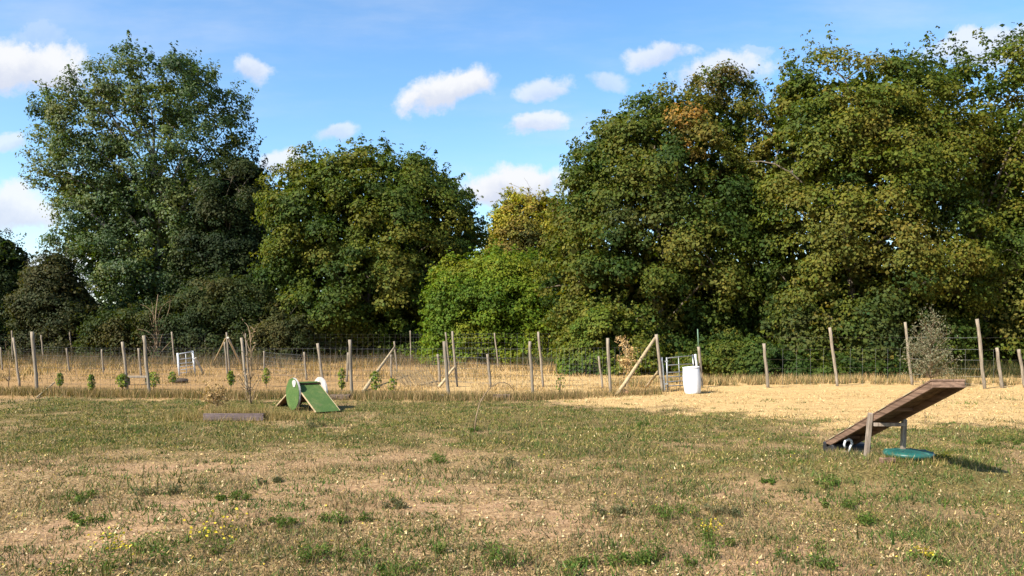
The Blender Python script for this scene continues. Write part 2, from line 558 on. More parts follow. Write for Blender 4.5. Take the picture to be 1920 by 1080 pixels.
def crown(poly_px, d, R, n_clumps, n_leaves, cr, L, pal, seed, airy=0.0, accents=(), sprays=40, fill=7500, droop=.3, aspect=.66, relief=1.3, gap=.40, frontal=.64, spray_len=.65):
    rng = np.random.default_rng(seed)
    poly = [((px - 960) / F * d, H + (HOR - py) / F * d) for px, py in poly_px]
    xs_ = [p[0] for p in poly]
    zs_ = [p[1] for p in poly]
    X = rng.uniform(min(xs_), max(xs_), n_clumps * 9)
    Z = rng.uniform(max(min(zs_), .15), max(zs_), n_clumps * 9)
    ok = inside(X, Z, poly)
    X, Z = X[ok], Z[ok]
    low = min(zs_)
    c = seg_dist(X, Z, poly)
    c = np.where((Z - low) <= c + .05, np.maximum(c, R * .6), c)      # the foot of the tree is not an outline
    t = R * np.sqrt(np.clip(1 - (1 - np.clip(c / R, 0, 1)) ** 2, 0, 1))
    rel = (fbm(X / 2.6, Z / 2.2, o=3, seed=seed) - .5) * 2 * relief
    u = rng.random(len(X))
    Y = np.where(u < frontal, d - t + rel + rng.exponential(.35, len(X)),
                 np.where(u < frontal + .14, d + t * .8 - rng.exponential(.4, len(X)), d + (rng.random(len(X)) * 2 - 1) * t * .6))
    gp = fbm(X / 1.15 + 7, Z / .85, Y / 1.15, o=2, seed=seed + 5)
    keep = ((gp > gap) | (u > frontal)) & (c > cr * .9)
    if airy:
        hfrac = np.clip((Z - low) / (max(zs_) - low), 0, 1)
        keep &= (fbm(X / 1.9, Z / 1.9, o=2, seed=seed + 8) > .5 - .5 * (1 - airy * sst(.30, .7, hfrac)))
    X, Y, Z, u = X[keep][:n_clumps], Y[keep][:n_clumps], Z[keep][:n_clumps], u[keep][:n_clumps]
    C = np.stack([X, Y, Z], 1)
    rad = cr * np.minimum(np.exp(rng.normal(size=len(C)) * .36), 1.7)
    el = rng.uniform(-.25, .35, len(C))
    # sprays that break the outline
    if sprays:
        m = len(poly)
        i = rng.integers(0, m, sprays * 3)
        f = rng.random(sprays * 3)
        pa = np.array(poly)[i]
        pb = np.array(poly)[(i + 1) % m]
        sp = pa + (pb - pa) * f[:, None]
        cen = np.array([np.mean(xs_), (low + max(zs_)) / 2])
        dirn = sp - cen
        dirn = dirn / (np.linalg.norm(dirn, axis=1, keepdims=True) + 1e-9)
        dirn[:, 1] = dirn[:, 1] * .8 + .35
        okk = sp[:, 1] > low + 1.2
        sp, dirn = sp[okk][:sprays], dirn[okk][:sprays]
        ex, er = [], []
        for (q, dv) in zip(sp, dirn):
            ln = rng.uniform(.1, 1) ** 1.6 * spray_len
            yy0 = d + rng.normal() * R * .25
            k = max(2, int(ln / .16))
            for s in np.linspace(-.4, ln, k + 2):
                ex.append((q[0] + dv[0] * s + rng.normal() * .05, yy0 + rng.normal() * .05, q[1] + dv[1] * s + rng.normal() * .05))
                er.append(cr * (.42 if s < .1 else .24) * rng.uniform(.7, 1.2))
        C = np.concatenate([C, np.array(ex)])
        rad = np.concatenate([rad, er])
        u = np.concatenate([u, np.zeros(len(ex))])
    wgt = rad ** 2
    idx = rng.choice(len(C), n_leaves, p=wgt / wgt.sum())
    dr = unit(rng.normal(size=(n_leaves, 3)))
    # leaves gather on the sunny outer shell of every clump
    dr[:, 2] = np.abs(dr[:, 2]) * np.where(rng.random(n_leaves) < .72, 1, -1)
    rr_ = rng.random(n_leaves) ** .45
    off = dr * (rad[idx] * rr_)[:, None]
    # tilted, flattened pads: drooping outwards
    out = C[idx] - np.array([np.mean(xs_), d, (low + max(zs_)) / 2])
    out = unit(out * np.array([1, 1, .3]))
    off[:, 2] *= aspect
    off[:, 2] -= np.sum(off * out, 1) * droop
    pos = C[idx] + off
    pos[:, 2] = np.maximum(pos[:, 2], .06)
    nrm = unit(dr * np.array([1, 1, .8])) * .75 + out * .40 + np.array([0, 0, .35]) + rng.normal(size=(n_leaves, 3)) * .36
    ll = L * .90 * np.clip(np.exp(rng.normal(size=n_leaves) * .30), .45, 1.9) * np.where(u[idx] > frontal, 1.35, 1.0)
    if fill:
        fx = rng.uniform(min(xs_), max(xs_), fill * 6)
        fz = rng.uniform(max(low, .1), max(zs_), fill * 6)
        okf = inside(fx, fz, poly)
        fx, fz = fx[okf], fz[okf]
        fc = seg_dist(fx, fz, poly)
        fc = np.where((fz - low) <= fc + .05, R, fc)
        okf = fc > R * .16
        if airy:
            okf &= fz < low + (max(zs_) - low) * (.75 - airy * .35)
        fx, fz, fc = fx[okf][:fill], fz[okf][:fill], fc[okf][:fill]
        ft = R * np.sqrt(np.clip(1 - (1 - np.clip(fc / R, 0, 1)) ** 2, 0, 1)) * .5
        fp = np.stack([fx, d + (rng.random(len(fx)) * 1.4 - .4) * ft, fz], 1)
        pos = np.concatenate([pos, fp])
        nrm = np.concatenate([nrm, rng.normal(size=(len(fp), 3)) + np.array([0, 0, .6])])
        ll = np.concatenate([ll, L * rng.uniform(2.3, 3.9, len(fp))])
        near = rng.integers(0, len(C), len(fp))
        idx = np.concatenate([idx, near])
        n_leaves = len(pos)
    Vv, Qq = leaf_geo(pos, nrm, ll, ll * rng.uniform(.6, .95, n_leaves), rng)
    # colour: species hues vary clump by clump and leaf by leaf
    pal = np.array(pal)
    cn = fbm(C[:, 0] / 2.6, C[:, 2] / 2.0, C[:, 1] / 2.6, o=3, seed=seed + 3)
    cn = np.clip((cn - .5) * 2.6 + .5 + rng.normal(size=len(C)) * .16, 0, .999) * (len(pal) - 1)
    k0 = cn.astype(int)
    fr = (cn - k0)[:, None]
    cc = pal[k0] * (1 - fr) + pal[k0 + 1] * fr
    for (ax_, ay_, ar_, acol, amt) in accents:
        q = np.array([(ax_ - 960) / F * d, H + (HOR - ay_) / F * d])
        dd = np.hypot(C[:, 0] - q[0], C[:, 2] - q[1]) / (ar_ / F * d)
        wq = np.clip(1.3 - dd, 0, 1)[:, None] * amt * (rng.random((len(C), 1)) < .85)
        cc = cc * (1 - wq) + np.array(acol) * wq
    lc = cc[idx] * rng.uniform(.74, 1.26, (n_leaves, 1))
    hue = rng.normal(size=(n_leaves, 1)) * .12
    lc = lc * (1 + hue * np.array([[1.2, .2, -.5]]))
    return Vv, Qq, np.clip(lc, .004, .9), C[u < .999]


def limb_path(a, b, rng, wob=.12, n=6):
    a, b = Vector(a), Vector(b)
    L = (b - a).length
    pts = []
    o1 = Vector([rng.uniform(-1, 1) for _ in range(3)]) * L * wob
    for i in range(n + 1):
        t = i / n
        p = a.lerp(b, t) + o1 * math.sin(math.pi * t) + Vector((0, 0, 1)) * (L * .10 * math.sin(math.pi * t))
        pts.append(p)
    return pts


def tree(name, label, cat, foot, poly, d, R, nc, nl, cr, L, pal, seed, mat=None, bark=None, trunk_r=.22, limbs=14, group=None, stems=1, **kw):
    Vv, Qq, cc, C = crown(poly, d, R, nc, nl, cr, L, pal, seed, **kw)
    bx = (foot - 960) / F * d
    root = empty(name, (bx, d, 0), 0, label, cat, group)
    base = np.array([bx, d, 0])
    np_mesh('crown', Vv - base, Qq, mat or M_leaf, root, cc)
    rng = random.Random(seed)
    top = float(np.max(C[:, 2]))
    tb = MB()
    lb = MB()
    for s in range(stems):
        ox = 0 if stems == 1 else rng.uniform(-.5, .5)
        oy = 0 if stems == 1 else rng.uniform(-.4, .4)
        hx = ox * 3 + rng.uniform(-.5, .5) * (top * .05)
        ph = top * (.74 if stems == 1 else rng.uniform(.5, .7))
        tp = [Vector((ox + (hx - ox) * t + math.sin(t * 5 + seed + s) * .012 * top * t, oy, ph * t - .1)) for t in [i / 9 for i in range(10)]]
        tb.tube(tp, [trunk_r * (1 - .82 * i / 9) * (1.3 if i == 0 else 1) for i in range(10)], 10, jit=.06, rnd=rng)
        k = limbs // stems
        for j in range(k):
            q = C[rng.randrange(len(C))] - base
            if q[2] < top * .22:
                continue
            t = min(.95, max(.12, (q[2] / ph) * rng.uniform(.45, .75)))
            i0 = min(int(t * 9), 8)
            a = tp[i0].lerp(tp[i0 + 1], t * 9 - i0)
            path = limb_path(a, q, rng)
            r0 = trunk_r * (1 - .8 * t) * .55
            lb.tube(path, [r0 * (1 - .85 * i / 6) + .008 for i in range(7)], 6, cap=False)
            for _ in range(3):
                a2 = path[rng.randint(2, 5)]
                e = a2 + Vector((rng.uniform(-1, 1), rng.uniform(-1, 1), rng.uniform(-.1, 1))) * rng.uniform(.7, 1.8)
                lb.tube(limb_path(a2, e, rng, .1, 4), [r0 * .4 * (1 - .8 * i / 4) + .006 for i in range(5)], 4, cap=False)
    tr = tb.build('trunk', bark or M_bark, root, True)
    if lb.v:
        lb.build('branches', bark or M_bark, root, True)
    return root


G_SYC = [(0.025, 0.047, 0.006), (0.040, 0.063, 0.007), (0.059, 0.081, 0.009), (0.085, 0.095, 0.011), (0.092, 0.095, 0.013)]
G_SYC2 = [(0.022, 0.043, 0.007), (0.034, 0.059, 0.008), (0.054, 0.076, 0.009), (0.077, 0.086, 0.012)]
G_OLIVE = [(0.029, 0.050, 0.007), (0.047, 0.070, 0.008), (0.070, 0.090, 0.009), (0.094, 0.101, 0.011), (0.104, 0.094, 0.015)]
G_POP = [(.028, .054, .016), (.042, .072, .019), (.060, .090, .020), (.090, .106, .020)]
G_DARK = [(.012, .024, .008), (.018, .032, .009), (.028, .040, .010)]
G_BUSH = [(.054, .094, .007), (.080, .126, .008), (.106, .144, .009), (.126, .142, .012)]
G_HEDGE = [(.022, .036, .010), (.032, .046, .011), (.048, .052, .013), (.058, .052, .016)]
G_BROWN = [(.022, .032, .010), (.034, .040, .012), (.050, .048, .015)]
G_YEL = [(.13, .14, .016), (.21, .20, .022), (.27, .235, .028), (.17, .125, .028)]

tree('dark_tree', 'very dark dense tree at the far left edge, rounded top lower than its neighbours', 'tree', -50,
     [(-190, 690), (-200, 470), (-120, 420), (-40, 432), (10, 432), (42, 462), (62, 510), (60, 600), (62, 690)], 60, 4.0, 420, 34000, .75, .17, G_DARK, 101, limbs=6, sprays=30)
tree('tall_poplar_tree', 'tallest tree on the left with airy crown and pale branches showing sky between its leaves', 'tree', 300,
     [(185, 690), (165, 560), (140, 500), (88, 440), (128, 400), (62, 335), (98, 280), (88, 215), (72, 168), (125, 185), (150, 132), (225, 118), (250, 84), (300, 112), (345, 106),
      (372, 122), (405, 138), (432, 172), (466, 182), (452, 222), (476, 250), (470, 330), (455, 420), (440, 520), (440, 690)],
     66, 5.5, 1150, 112000, .72, .19, G_POP, 102, mat=M_gloss, bark=M_pale_bark, trunk_r=.42, limbs=34, airy=.44, sprays=130, gap=.41, droop=.05, aspect=.9, spray_len=1.15, frontal=.45, relief=1.8,
     accents=[(110, 320, 60, (0.093, 0.093, 0.023), .6), (200, 220, 60, (0.075, 0.070, 0.023), .5)])
tree('dark_broadleaf_tree', 'dense dark green tree tucked between the tall airy tree and the round sycamore', 'tree', 420,
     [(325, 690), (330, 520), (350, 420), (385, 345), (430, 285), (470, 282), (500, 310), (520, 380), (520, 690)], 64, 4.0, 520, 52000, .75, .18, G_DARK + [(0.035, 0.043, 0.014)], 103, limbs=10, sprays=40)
tree('round_sycamore_tree', 'broad round sycamore with dense olive green crown left of centre', 'tree', 690,
     [(525, 690), (515, 600), (490, 520), (500, 430), (494, 350), (540, 296), (566, 280), (610, 284), (640, 292), (668, 280), (715, 272), (748, 290), (790, 284), (812, 306), (852, 326), (884, 368), (892, 398),
      (915, 424), (905, 480), (870, 520), (860, 600), (850, 690)], 58, 5.5, 1150, 112000, .78, .20, G_SYC, 104, limbs=20, sprays=90, gap=.50, relief=2.3)
tree('yellow_tree', 'small yellow tinted tree seen behind the bright green bush, under the white cloud', 'tree', 1000,
     [(895, 690), (900, 470), (918, 400), (940, 372), (962, 352), (1000, 362), (1050, 362), (1100, 400), (1110, 690)], 70, 3.0, 700, 46000, .75, .19, G_YEL, 105, limbs=18, sprays=60, gap=.34, relief=.7,
     accents=[(1055, 385, 40, (0.058, 0.070, 0.017), .8), (990, 455, 40, (0.029, 0.041, 0.012), .9)])
tree('hazel_bush', 'large bright green rounded bush in the middle of the tree line', 'bush', 930,
     [(775, 700), (792, 620), (800, 540), (815, 500), (852, 484), (900, 474), (960, 464), (1010, 476), (1045, 500), (1072, 560), (1080, 700)], 50, 3.6, 700, 78000, .55, .15, G_BUSH, 106, limbs=16, stems=4,
     trunk_r=.09, sprays=90, relief=.8, gap=.36)
tree('maple_tree', 'wide dark olive tree right of centre with an orange brown patch near its top', 'tree', 1240,
     [(1025, 730), (1040, 640), (1020, 560), (1000, 500), (1030, 440), (1045, 370), (1062, 300), (1088, 262), (1128, 218), (1185, 196), (1238, 172), (1290, 168), (1318, 145), (1352, 138),
      (1385, 160), (1414, 190), (1426, 240), (1440, 330), (1450, 730)], 41, 5.0, 1300, 122000, .62, .148, G_SYC2 + [(.10, .10, .016)], 107, limbs=22, sprays=120, gap=.50, relief=2.1,
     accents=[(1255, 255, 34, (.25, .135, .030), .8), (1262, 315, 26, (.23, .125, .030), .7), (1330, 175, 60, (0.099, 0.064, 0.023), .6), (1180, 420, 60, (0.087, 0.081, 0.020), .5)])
tree('sycamore_tree', 'very tall yellowish green sycamore filling the right side, broad flat top', 'tree', 1600,
     [(1385, 740), (1395, 620), (1402, 500), (1388, 400), (1405, 310), (1425, 230), (1445, 160), (1468, 118), (1510, 106), (1560, 126), (1600, 124), (1640, 108), (1676, 112), (1715, 106), (1738, 130),
      (1762, 170), (1800, 230), (1812, 330), (1800, 420), (1820, 520), (1820, 740)], 37, 5.0, 1300, 122000, .60, .138, G_OLIVE, 108, limbs=22, sprays=120, gap=.50, relief=2.1,
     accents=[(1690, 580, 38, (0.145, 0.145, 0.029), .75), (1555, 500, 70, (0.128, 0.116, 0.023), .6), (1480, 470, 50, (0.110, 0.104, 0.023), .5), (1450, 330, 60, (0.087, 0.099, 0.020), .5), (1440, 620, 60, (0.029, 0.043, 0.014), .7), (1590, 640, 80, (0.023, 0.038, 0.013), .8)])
tree('corner_tree', 'tall thin-leaved tree at the right edge with sky gaps in its crown', 'tree', 1850,
     [(1725, 745), (1750, 560), (1790, 470), (1815, 390), (1795, 300), (1755, 230), (1740, 170), (1742, 116), (1790, 92), (1830, 100), (1872, 78), (1905, 62), (1990, 60), (2080, 120), (2150, 300), (2170, 745)],
     37, 5.2, 1250, 92000, .58, .138, G_OLIVE, 109, limbs=12, sprays=90, gap=.48, airy=.05, relief=1.5,
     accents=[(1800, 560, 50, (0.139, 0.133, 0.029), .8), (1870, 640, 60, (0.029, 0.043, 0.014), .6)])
tree('bramble_bush', 'mixed green bramble bush at the foot of the wide dark olive tree', 'bush', 1150,
     [(1030, 725), (1045, 640), (1075, 590), (1110, 560), (1160, 572), (1205, 610), (1245, 655), (1260, 725)], 36.0, 1.8, 360, 34000, .34, .125, [(.036, .066, .008), (.060, .094, .009), (.088, .112, .012), (.105, .112, .018)], 110,
     stems=4, trunk_r=.05, limbs=0, sprays=60, relief=1.1, gap=.47)
tree('low_bush', 'low tangled bush behind the right hand gate and the white barrel', 'bush', 1370,
     [(1250, 722), (1270, 670), (1330, 632), (1400, 628), (1470, 655), (1510, 668), (1560, 650), (1620, 675), (1690, 655), (1720, 722)], 32.4, 1.5, 420, 36000, .30, .115, G_SYC2 + [(.10, .11, .014)], 111,
     stems=4, trunk_r=.04, limbs=0, sprays=60, relief=1.0, gap=.48)
tree('brown_bush', 'brownish green overgrown bush beside the very dark tree on the left', 'bush', 100,
     [(25, 690), (35, 570), (60, 500), (95, 468), (128, 478), (140, 520), (180, 560), (195, 690)], 57, 2.6, 330, 30000, .6, .16, G_BROWN + [(0.035, 0.043, 0.014)], 112, stems=3, trunk_r=.1, limbs=10, sprays=50)
tree('hedgerow_bush', 'long dark hedge of scrub under the tall airy tree', 'hedge', 350,
     [(150, 690), (165, 590), (230, 570), (290, 575), (340, 550), (400, 515), (450, 505), (490, 520), (540, 560), (575, 600), (590, 690)], 54.5, 2.4, 620, 62000, .6, .15, G_HEDGE, 113, stems=6, trunk_r=.08, limbs=0, sprays=70, relief=.8)
tree('russet_bush', 'low russet brown bush at the foot of the round sycamore', 'bush', 520,
     [(465, 690), (475, 610), (520, 582), (570, 590), (610, 640), (620, 690)], 52, 1.4, 160, 14000, .45, .13, [(.030, .040, .011), (.050, .052, .014), (.068, .060, .018)], 114, stems=3, trunk_r=.05, limbs=6, sprays=30, relief=.4)
# scrub that closes the wood behind the trees
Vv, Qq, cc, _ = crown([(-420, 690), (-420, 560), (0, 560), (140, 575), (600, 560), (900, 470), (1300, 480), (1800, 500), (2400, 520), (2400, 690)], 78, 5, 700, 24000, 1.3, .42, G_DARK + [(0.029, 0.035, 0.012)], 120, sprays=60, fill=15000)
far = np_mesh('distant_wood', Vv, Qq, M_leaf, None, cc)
tag(far, 'dark distant wood closing the view behind the trees', 'wood', kind='stuff')
# dead branches standing before the hedge
dead = empty('dead_shrub', P3(292, 690, 52.5) * 1, 0, 'bare grey dead shrub standing before the dark hedge on the left', 'shrub')
dead.location.z = 0
rd = random.Random(5)
b = MB()
for i in range(26):
    a = Vector((rd.uniform(-.3, .3), rd.uniform(-.2, .2), rd.uniform(0, 2.2)))
    e = a + Vector((rd.uniform(-1.3, 1.1), rd.uniform(-.4, .2), rd.uniform(.6, 2.6)))
    b.tube(limb_path(a, e, rd, .12, 5), [.035, .03, .025, .02, .014, .008], 5, cap=False)
b.tube([(0, 0, -.1), (.1, 0, 1.4), (.0, 0, 3.2), (.15, 0, 4.6)], [.09, .07, .05, .02], 6)
b.build('stems', M_twig, dead, True)


# ------------------------------------------------------------------ fences
def post_mesh(mb, base, top, r, rnd):
    base, top = Vector(base), Vector(top)
    pts = [base.lerp(top, t) + Vector((rnd.uniform(-1, 1), rnd.uniform(-1, 1), 0)) * r * .22 for t in (-.06, .1, .3, .5, .7, .88, 1)]
    mb.tube(pts, [r * rnd.uniform(.9, 1.08) for _ in pts], 9, jit=.05, rnd=rnd)


def post(parent, bx, by, tx, ty, r, mat=None, depth=None, name='post', label=None):
    """post whose foot is at pixel (bx,by) on the ground and whose head reaches pixel (tx,ty)"""
    p = W(bx, by)
    t = P3(tx, ty, p.y + random.uniform(-.05, .05))
    r *= .84
    mb = MB()
    o_loc = parent.location
    post_mesh(mb, Vector((0, 0, 0)), t - p, r, random)
    o = mb.build(name, mat or M_post, parent, True)
    o.location = p - Vector(o_loc)
    if label:
        o['label'] = label
    return p, t


def brace(parent, a, b_, r, mat=None, name='brace'):
    a, b_ = Vector(a), Vector(b_)
    mb = MB()
    pts = [a.lerp(b_, t) + Vector((random.uniform(-1, 1), random.uniform(-1, 1), random.uniform(-1, 1))) * r * .15 for t in (0, .25, .5, .75, 1)]
    pts = [p - a for p in pts]
    mb.tube(pts, [r, r * .97, r * .93, r * .9, r * .85], 8, jit=.04)
    o = mb.build(name, mat or M_brace, parent, True)
    o.location = a - Vector(parent.location)
    return o


def wires(parent, spans, heights, vstep=None, r=.0029, vtop=None, sag=.02):
    hb = MB()
    vb = MB()
    off = Vector(parent.location)
    for (a, ta, b_, tb_) in spans:
        n = 7
        for h in heights:
            pts = []
            for i in range(n + 1):
                t = i / n
                pa = a.lerp(ta, h / max((ta - a).length, .1))
                pb = b_.lerp(tb_, h / max((tb_ - b_).length, .1))
                p = pa.lerp(pb, t)
                p.z -= sag * math.sin(math.pi * t) + random.uniform(-.008, .008)
                pts.append(p - off)
            hb.tube(pts, r, 3, cap=False)
        if vstep:
            m = max(1, int((b_ - a).length / vstep))
            for i in range(1, m):
                t = i / m
                p = a.lerp(b_, t) - off
                q = p + Vector((random.uniform(-.02, .02), 0, (vtop or heights[-1])))
                vb.tube([p, p.lerp(q, .5) + Vector((random.uniform(-.012, .012), 0, 0)), q], r * .85, 3, cap=False)
    o = hb.build('wire', M_wire, parent)
    if vb.v:
        m2 = vb.build('wire_netting', M_wire, parent)
        m2['kind'] = 'stuff'
    return o


def fence(name, label, posts, r, heights, vstep, breaks=(), rmat=None, vtop=None):
    loc = W(posts[0][0], posts[0][1])
    root = empty(name, loc, 0, label, 'fence')
    pp = [post(root, *q, r * random.uniform(.85, 1.15), rmat) for q in posts]
    spans = [(pp[i][0], pp[i][1], pp[i + 1][0], pp[i + 1][1]) for i in range(len(pp) - 1) if i not in breaks]
    wires(root, spans, heights, vstep, vtop=vtop)
    return root, pp


H8 = [.08, .2, .33, .47, .62, .78, .95, 1.15]
front, fp = fence('wooden_post_fence', 'nearest wooden post and netting fence running along the edge of the green field', [
    (71, 738, 60, 622), (280, 742, 270, 629), (464, 744, 453, 633), (660, 745, 656, 637), (841, 747, 833, 640), (1000, 746, 993, 640), (1145, 738, 1139.5, 634), (1242, 735, 1231, 627)], .056, H8 + [1.4], .15)
# strainer braces on the near fence
brace(front, W(1156, 741), P3(1229, 634, W(1242, 735).y), .055)
brace(front, W(1211, 727), P3(1234, 697, W(1242, 735).y + .1), .045)
brace(front, W(72, 747) + Vector((-.05, 0, .02)), P3(102, 717, 25.0), .022)

mid, mp_ = fence('middle_post_fence', 'second wooden post fence close behind the nearest one', [
    (37, 724, 25, 633), (239, 731, 230, 641), (607, 723, 595.5, 644), (857, 725, 848, 621), (1019, 726, 1009, 622)], .052, [.15, .4, .7, 1.0, 1.3], None)
brace(mid, W(822, 727), P3(853, 687, W(857, 725).y), .05)
brace(mid, W(780, 724), W(820, 721) + Vector((0, 0, .12)), .04)

low, lp_ = fence('short_post_fence', 'fence of short wooden stakes with low netting in the brown grass', [
    (4, 694, 1, 651), (130, 698, 125, 653), (194, 701, 190.5, 655), (265, 704, 259.5, 653), (427, 704, 421, 641), (496, 700, 495, 658), (575, 713, 570, 660), (650, 716, 653, 661),
    (734, 714, 733, 665), (825, 716, 821, 664), (920, 725, 914, 664), (1130, 728, 1122.5, 668)], .05, [.1, .25, .42, .6, .8, 1.0], .22)

farf, ff_ = fence('tall_wire_fence', 'tall thin post deer fence furthest back against the trees on the left', [
    (-60, 677, -66, 620), (24, 678, 22, 620), (82, 679, 77, 628), (137, 677, 130, 620), (203, 678, 197, 621), (271, 678, 263.5, 622), (328, 684, 322, 622), (388, 679, 384, 623), (519, 680, 513, 622),
    (771, 680, 769, 620), (935, 690, 927, 624), (1101, 692, 1096, 621)], .055, [.2, .5, .8, 1.1, 1.4, 1.7, 1.9], .35)

st1 = empty('strainer_post', W(431, 697), 0, 'fence strainer post with two diagonal props forming a peak, left of centre', 'fence post')
pa, ta = post(st1, 431, 697, 424.6, 623, .055)
brace(st1, W(455, 690), P3(427, 633, pa.y), .06, M_pale)
brace(st1, W(398, 684), P3(423, 634, pa.y), .035)
st2 = empty('strainer_post', W(745, 698), 0, 'fence strainer post with one long pale diagonal brace leaning down to the left', 'fence post')
pa, ta = post(st2, 745, 698, 739, 640, .05)
brace(st2, W(681, 735), P3(740, 651, pa.y), .06)
st3 = empty('lone_post', W(844, 700), 0, 'slender pale post just right of the double post in the middle', 'fence post')
post(st3, 844, 700, 835.6, 623, .045)
st4 = empty('lone_post', W(463, 700), 0, 'thin post directly behind the bare sapling', 'fence post')
post(st4, 466, 705, 460, 625, .035)

right, rp_ = fence('field_edge_fence', 'leaning post and wire fence in the straw before the right hand trees', [
    (1440, 727, 1432, 644), (1570, 724, 1556, 614), (1710, 722, 1697, 604), (1846, 729, 1832, 598), (1879, 727, 1869, 652), (1922, 727, 1910, 655), (1990, 727, 1980, 640)], .058, [.15, .4, .65, .95, 1.3, 1.7], .5, vtop=1.3)


# ------------------------------------------------------------------ gates
def bar(mb, a, b_, r, n=8):
    mb.tube([a, b_], r, n)


gl, gr2 = W(1250, 733), W(1299, 727)
gate = empty('field_gate', gl, 0, 'galvanised metal field gate between two posts behind the white barrel', 'gate')


def gp(px, py, t):
    d = gl.y + (gr2.y - gl.y) * t
    return P3(px, py, d) - gl


for (yl, yr) in ((671.7, 666.5), (685, 682), (698.7, 696.7), (707, 705), (716, 713), (724, 721.7)):
    mb = MB()
    bar(mb, gp(1250, yl, 0), gp(1299, yr, 1), .016)
    mb.build('rail', M_galv, gate, True)
for (xa, ya, xb, yb, t, r) in ((1250, 670, 1252, 732, 0, .026), (1272, 668, 1275, 725, .48, .014), (1299, 665, 1302, 726, 1, .026)):
    mb = MB()
    bar(mb, gp(xa, ya, t), gp(xb, yb, t), r)
    mb.build('stile', M_galv, gate, True)
gpost = empty('gate_post', W(1246, 735), 0, 'grey steel hinge post beside the braced wooden post', 'gate post')
post(gpost, 1246.5, 735, 1240.5, 670, .042, M_galv)
for z_ in (.25, .95):
    mb = MB(); mb.box((.06, 0, z_), (.1, .03, .05), None, .005); mb.build('hinge', M_galv, gpost)
gpost2 = empty('gate_post', W(1308, 727), 0, 'pale grey steel latch post just above the lid of the white barrel', 'gate post')
post(gpost2, 1309, 727, 1304, 664, .045, plain_mat('pale_steel', (.55, .56, .57, 1), .5, .2, 10, .1))
gpost3 = empty('gate_post', W(1316, 726), 0, 'tall wooden post right behind the barrel, topped by a thin green stake', 'gate post')
pa, ta = post(gpost3, 1316, 726, 1310, 650, .06)
mb = MB(); mb.tube([ta - pa + Vector((0, 0, -.1)), P3(1308, 617, pa.y) - pa], [.022, .018], 7)
mb.build('stake', plain_mat('green_stake', (.10, .17, .11, 1)), gpost3, True)

hl, hr_ = W(337, 705), W(364, 703)
hg = empty('hurdle_gate', hl, 0, 'white painted metal hurdle gate standing alone on the left', 'gate')


def hp(px, py, t):
    return P3(px, py, hl.y + (hr_.y - hl.y) * t) - hl


for (yl, yr) in ((664, 659), (674, 671), (682, 679), (688, 685), (694, 691), (700, 697)):
    mb = MB(); bar(mb, hp(334.5, yl, 0), hp(361.5, yr, 1), .022 if yl < 670 else .014)
    mb.build('rail', M_white, hg, True)
for (xa, ya, xb, yb, t, r) in ((333, 662, 336.5, 706, 0, .045), (348, 662, 350, 703, .5, .014), (361, 658, 366, 703, 1, .045)):
    mb = MB(); bar(mb, hp(xa, ya, t), hp(xb, yb, t), r)
    mb.build('stile', M_white, hg, True)
pb = empty('prop_board', W(382, 702), 0, 'pale board leaning against the white hurdle gate', 'board')
q = P3(366, 671, 34.5) - W(382, 702)
mb = MB()
ax = q.normalized()
M3 = Matrix((ax.orthogonal().normalized(), ax.cross(ax.orthogonal().normalized()), ax)).transposed()
mb.box(q * .5, (.10, .05, q.length), M3, .006)
mb.build('plank', M_pale, pb)

# ------------------------------------------------------------------ white barrel
bl = W(1299, 738)
br = empty('plastic_barrel', bl, 0.3, 'white plastic barrel with lid standing in the straw by the gate', 'barrel')
br.rotation_euler = (math.radians(-1), math.radians(-4.0), .3)
m_bar = plain_mat('white_plastic', (.60, .62, .64, 1), .42, 0, 5, .06, .03, .4, dirt=(.48, .45, .38, 1))
mb = MB()
mb.lathe([(.215, .0), (.232, .015), (.24, .05), (.255, .2), (.265, .36), (.266, .44), (.262, .58), (.252, .7), (.245, .76), (.235, .775)], 40)
mb.build('body', m_bar, br, True)
mb = MB()
mb.lathe([(.236, .772), (.252, .776), (.257, .79), (.256, .806), (.248, .812), (.236, .814), (.228, .806), (.1, .804)], 40)
mb.build('lid', m_bar, br, True)

# ------------------------------------------------------------------ seesaw ramp
M_plank = wood_mat('seesaw_timber', (.075, .045, .03, 1), (.20, .125, .085, 1), (8, 1.2, 30), rough=.75, bump=.5)
M_plank_grey = wood_mat('grey_timber', (.14, .108, .083, 1), (.27, .22, .175, 1), (30, 30, 4), rough=.8)
M_green_felt = plain_mat('ramp_top', (.05, .10, .05, 1), .9, 0, 60, .4, .4)
dA, dE = 11.15, 8.36
xl = .4069 * dA
zA, zE = H - 206 / F * dA, H - 96 / F * dE
sr = empty('seesaw_ramp', (xl, 9.7, g(xl, 9.7)), 0, 'brown wooden dog ramp on legs, tilted up towards the right over a green tray', 'ramp')
S0 = Vector(sr.location)
Wd = .355
pa_ = Vector((xl, dA, zA)); pe_ = Vector((xl, dE, zE))
ln_ = (pe_ - pa_).length
axp = (pe_ - pa_).normalized()
nrmp = Vector((1, 0, 0)).cross(axp)
if nrmp.z < 0:
    nrmp = -nrmp
Mr = Matrix((Vector((1, 0, 0)), axp, nrmp)).transposed()


def rp(u, v, ww):
    """u across, v along from low end, ww up from the lower edge"""
    return pa_ + Vector((1, 0, 0)) * u + axp * v + nrmp * ww - S0


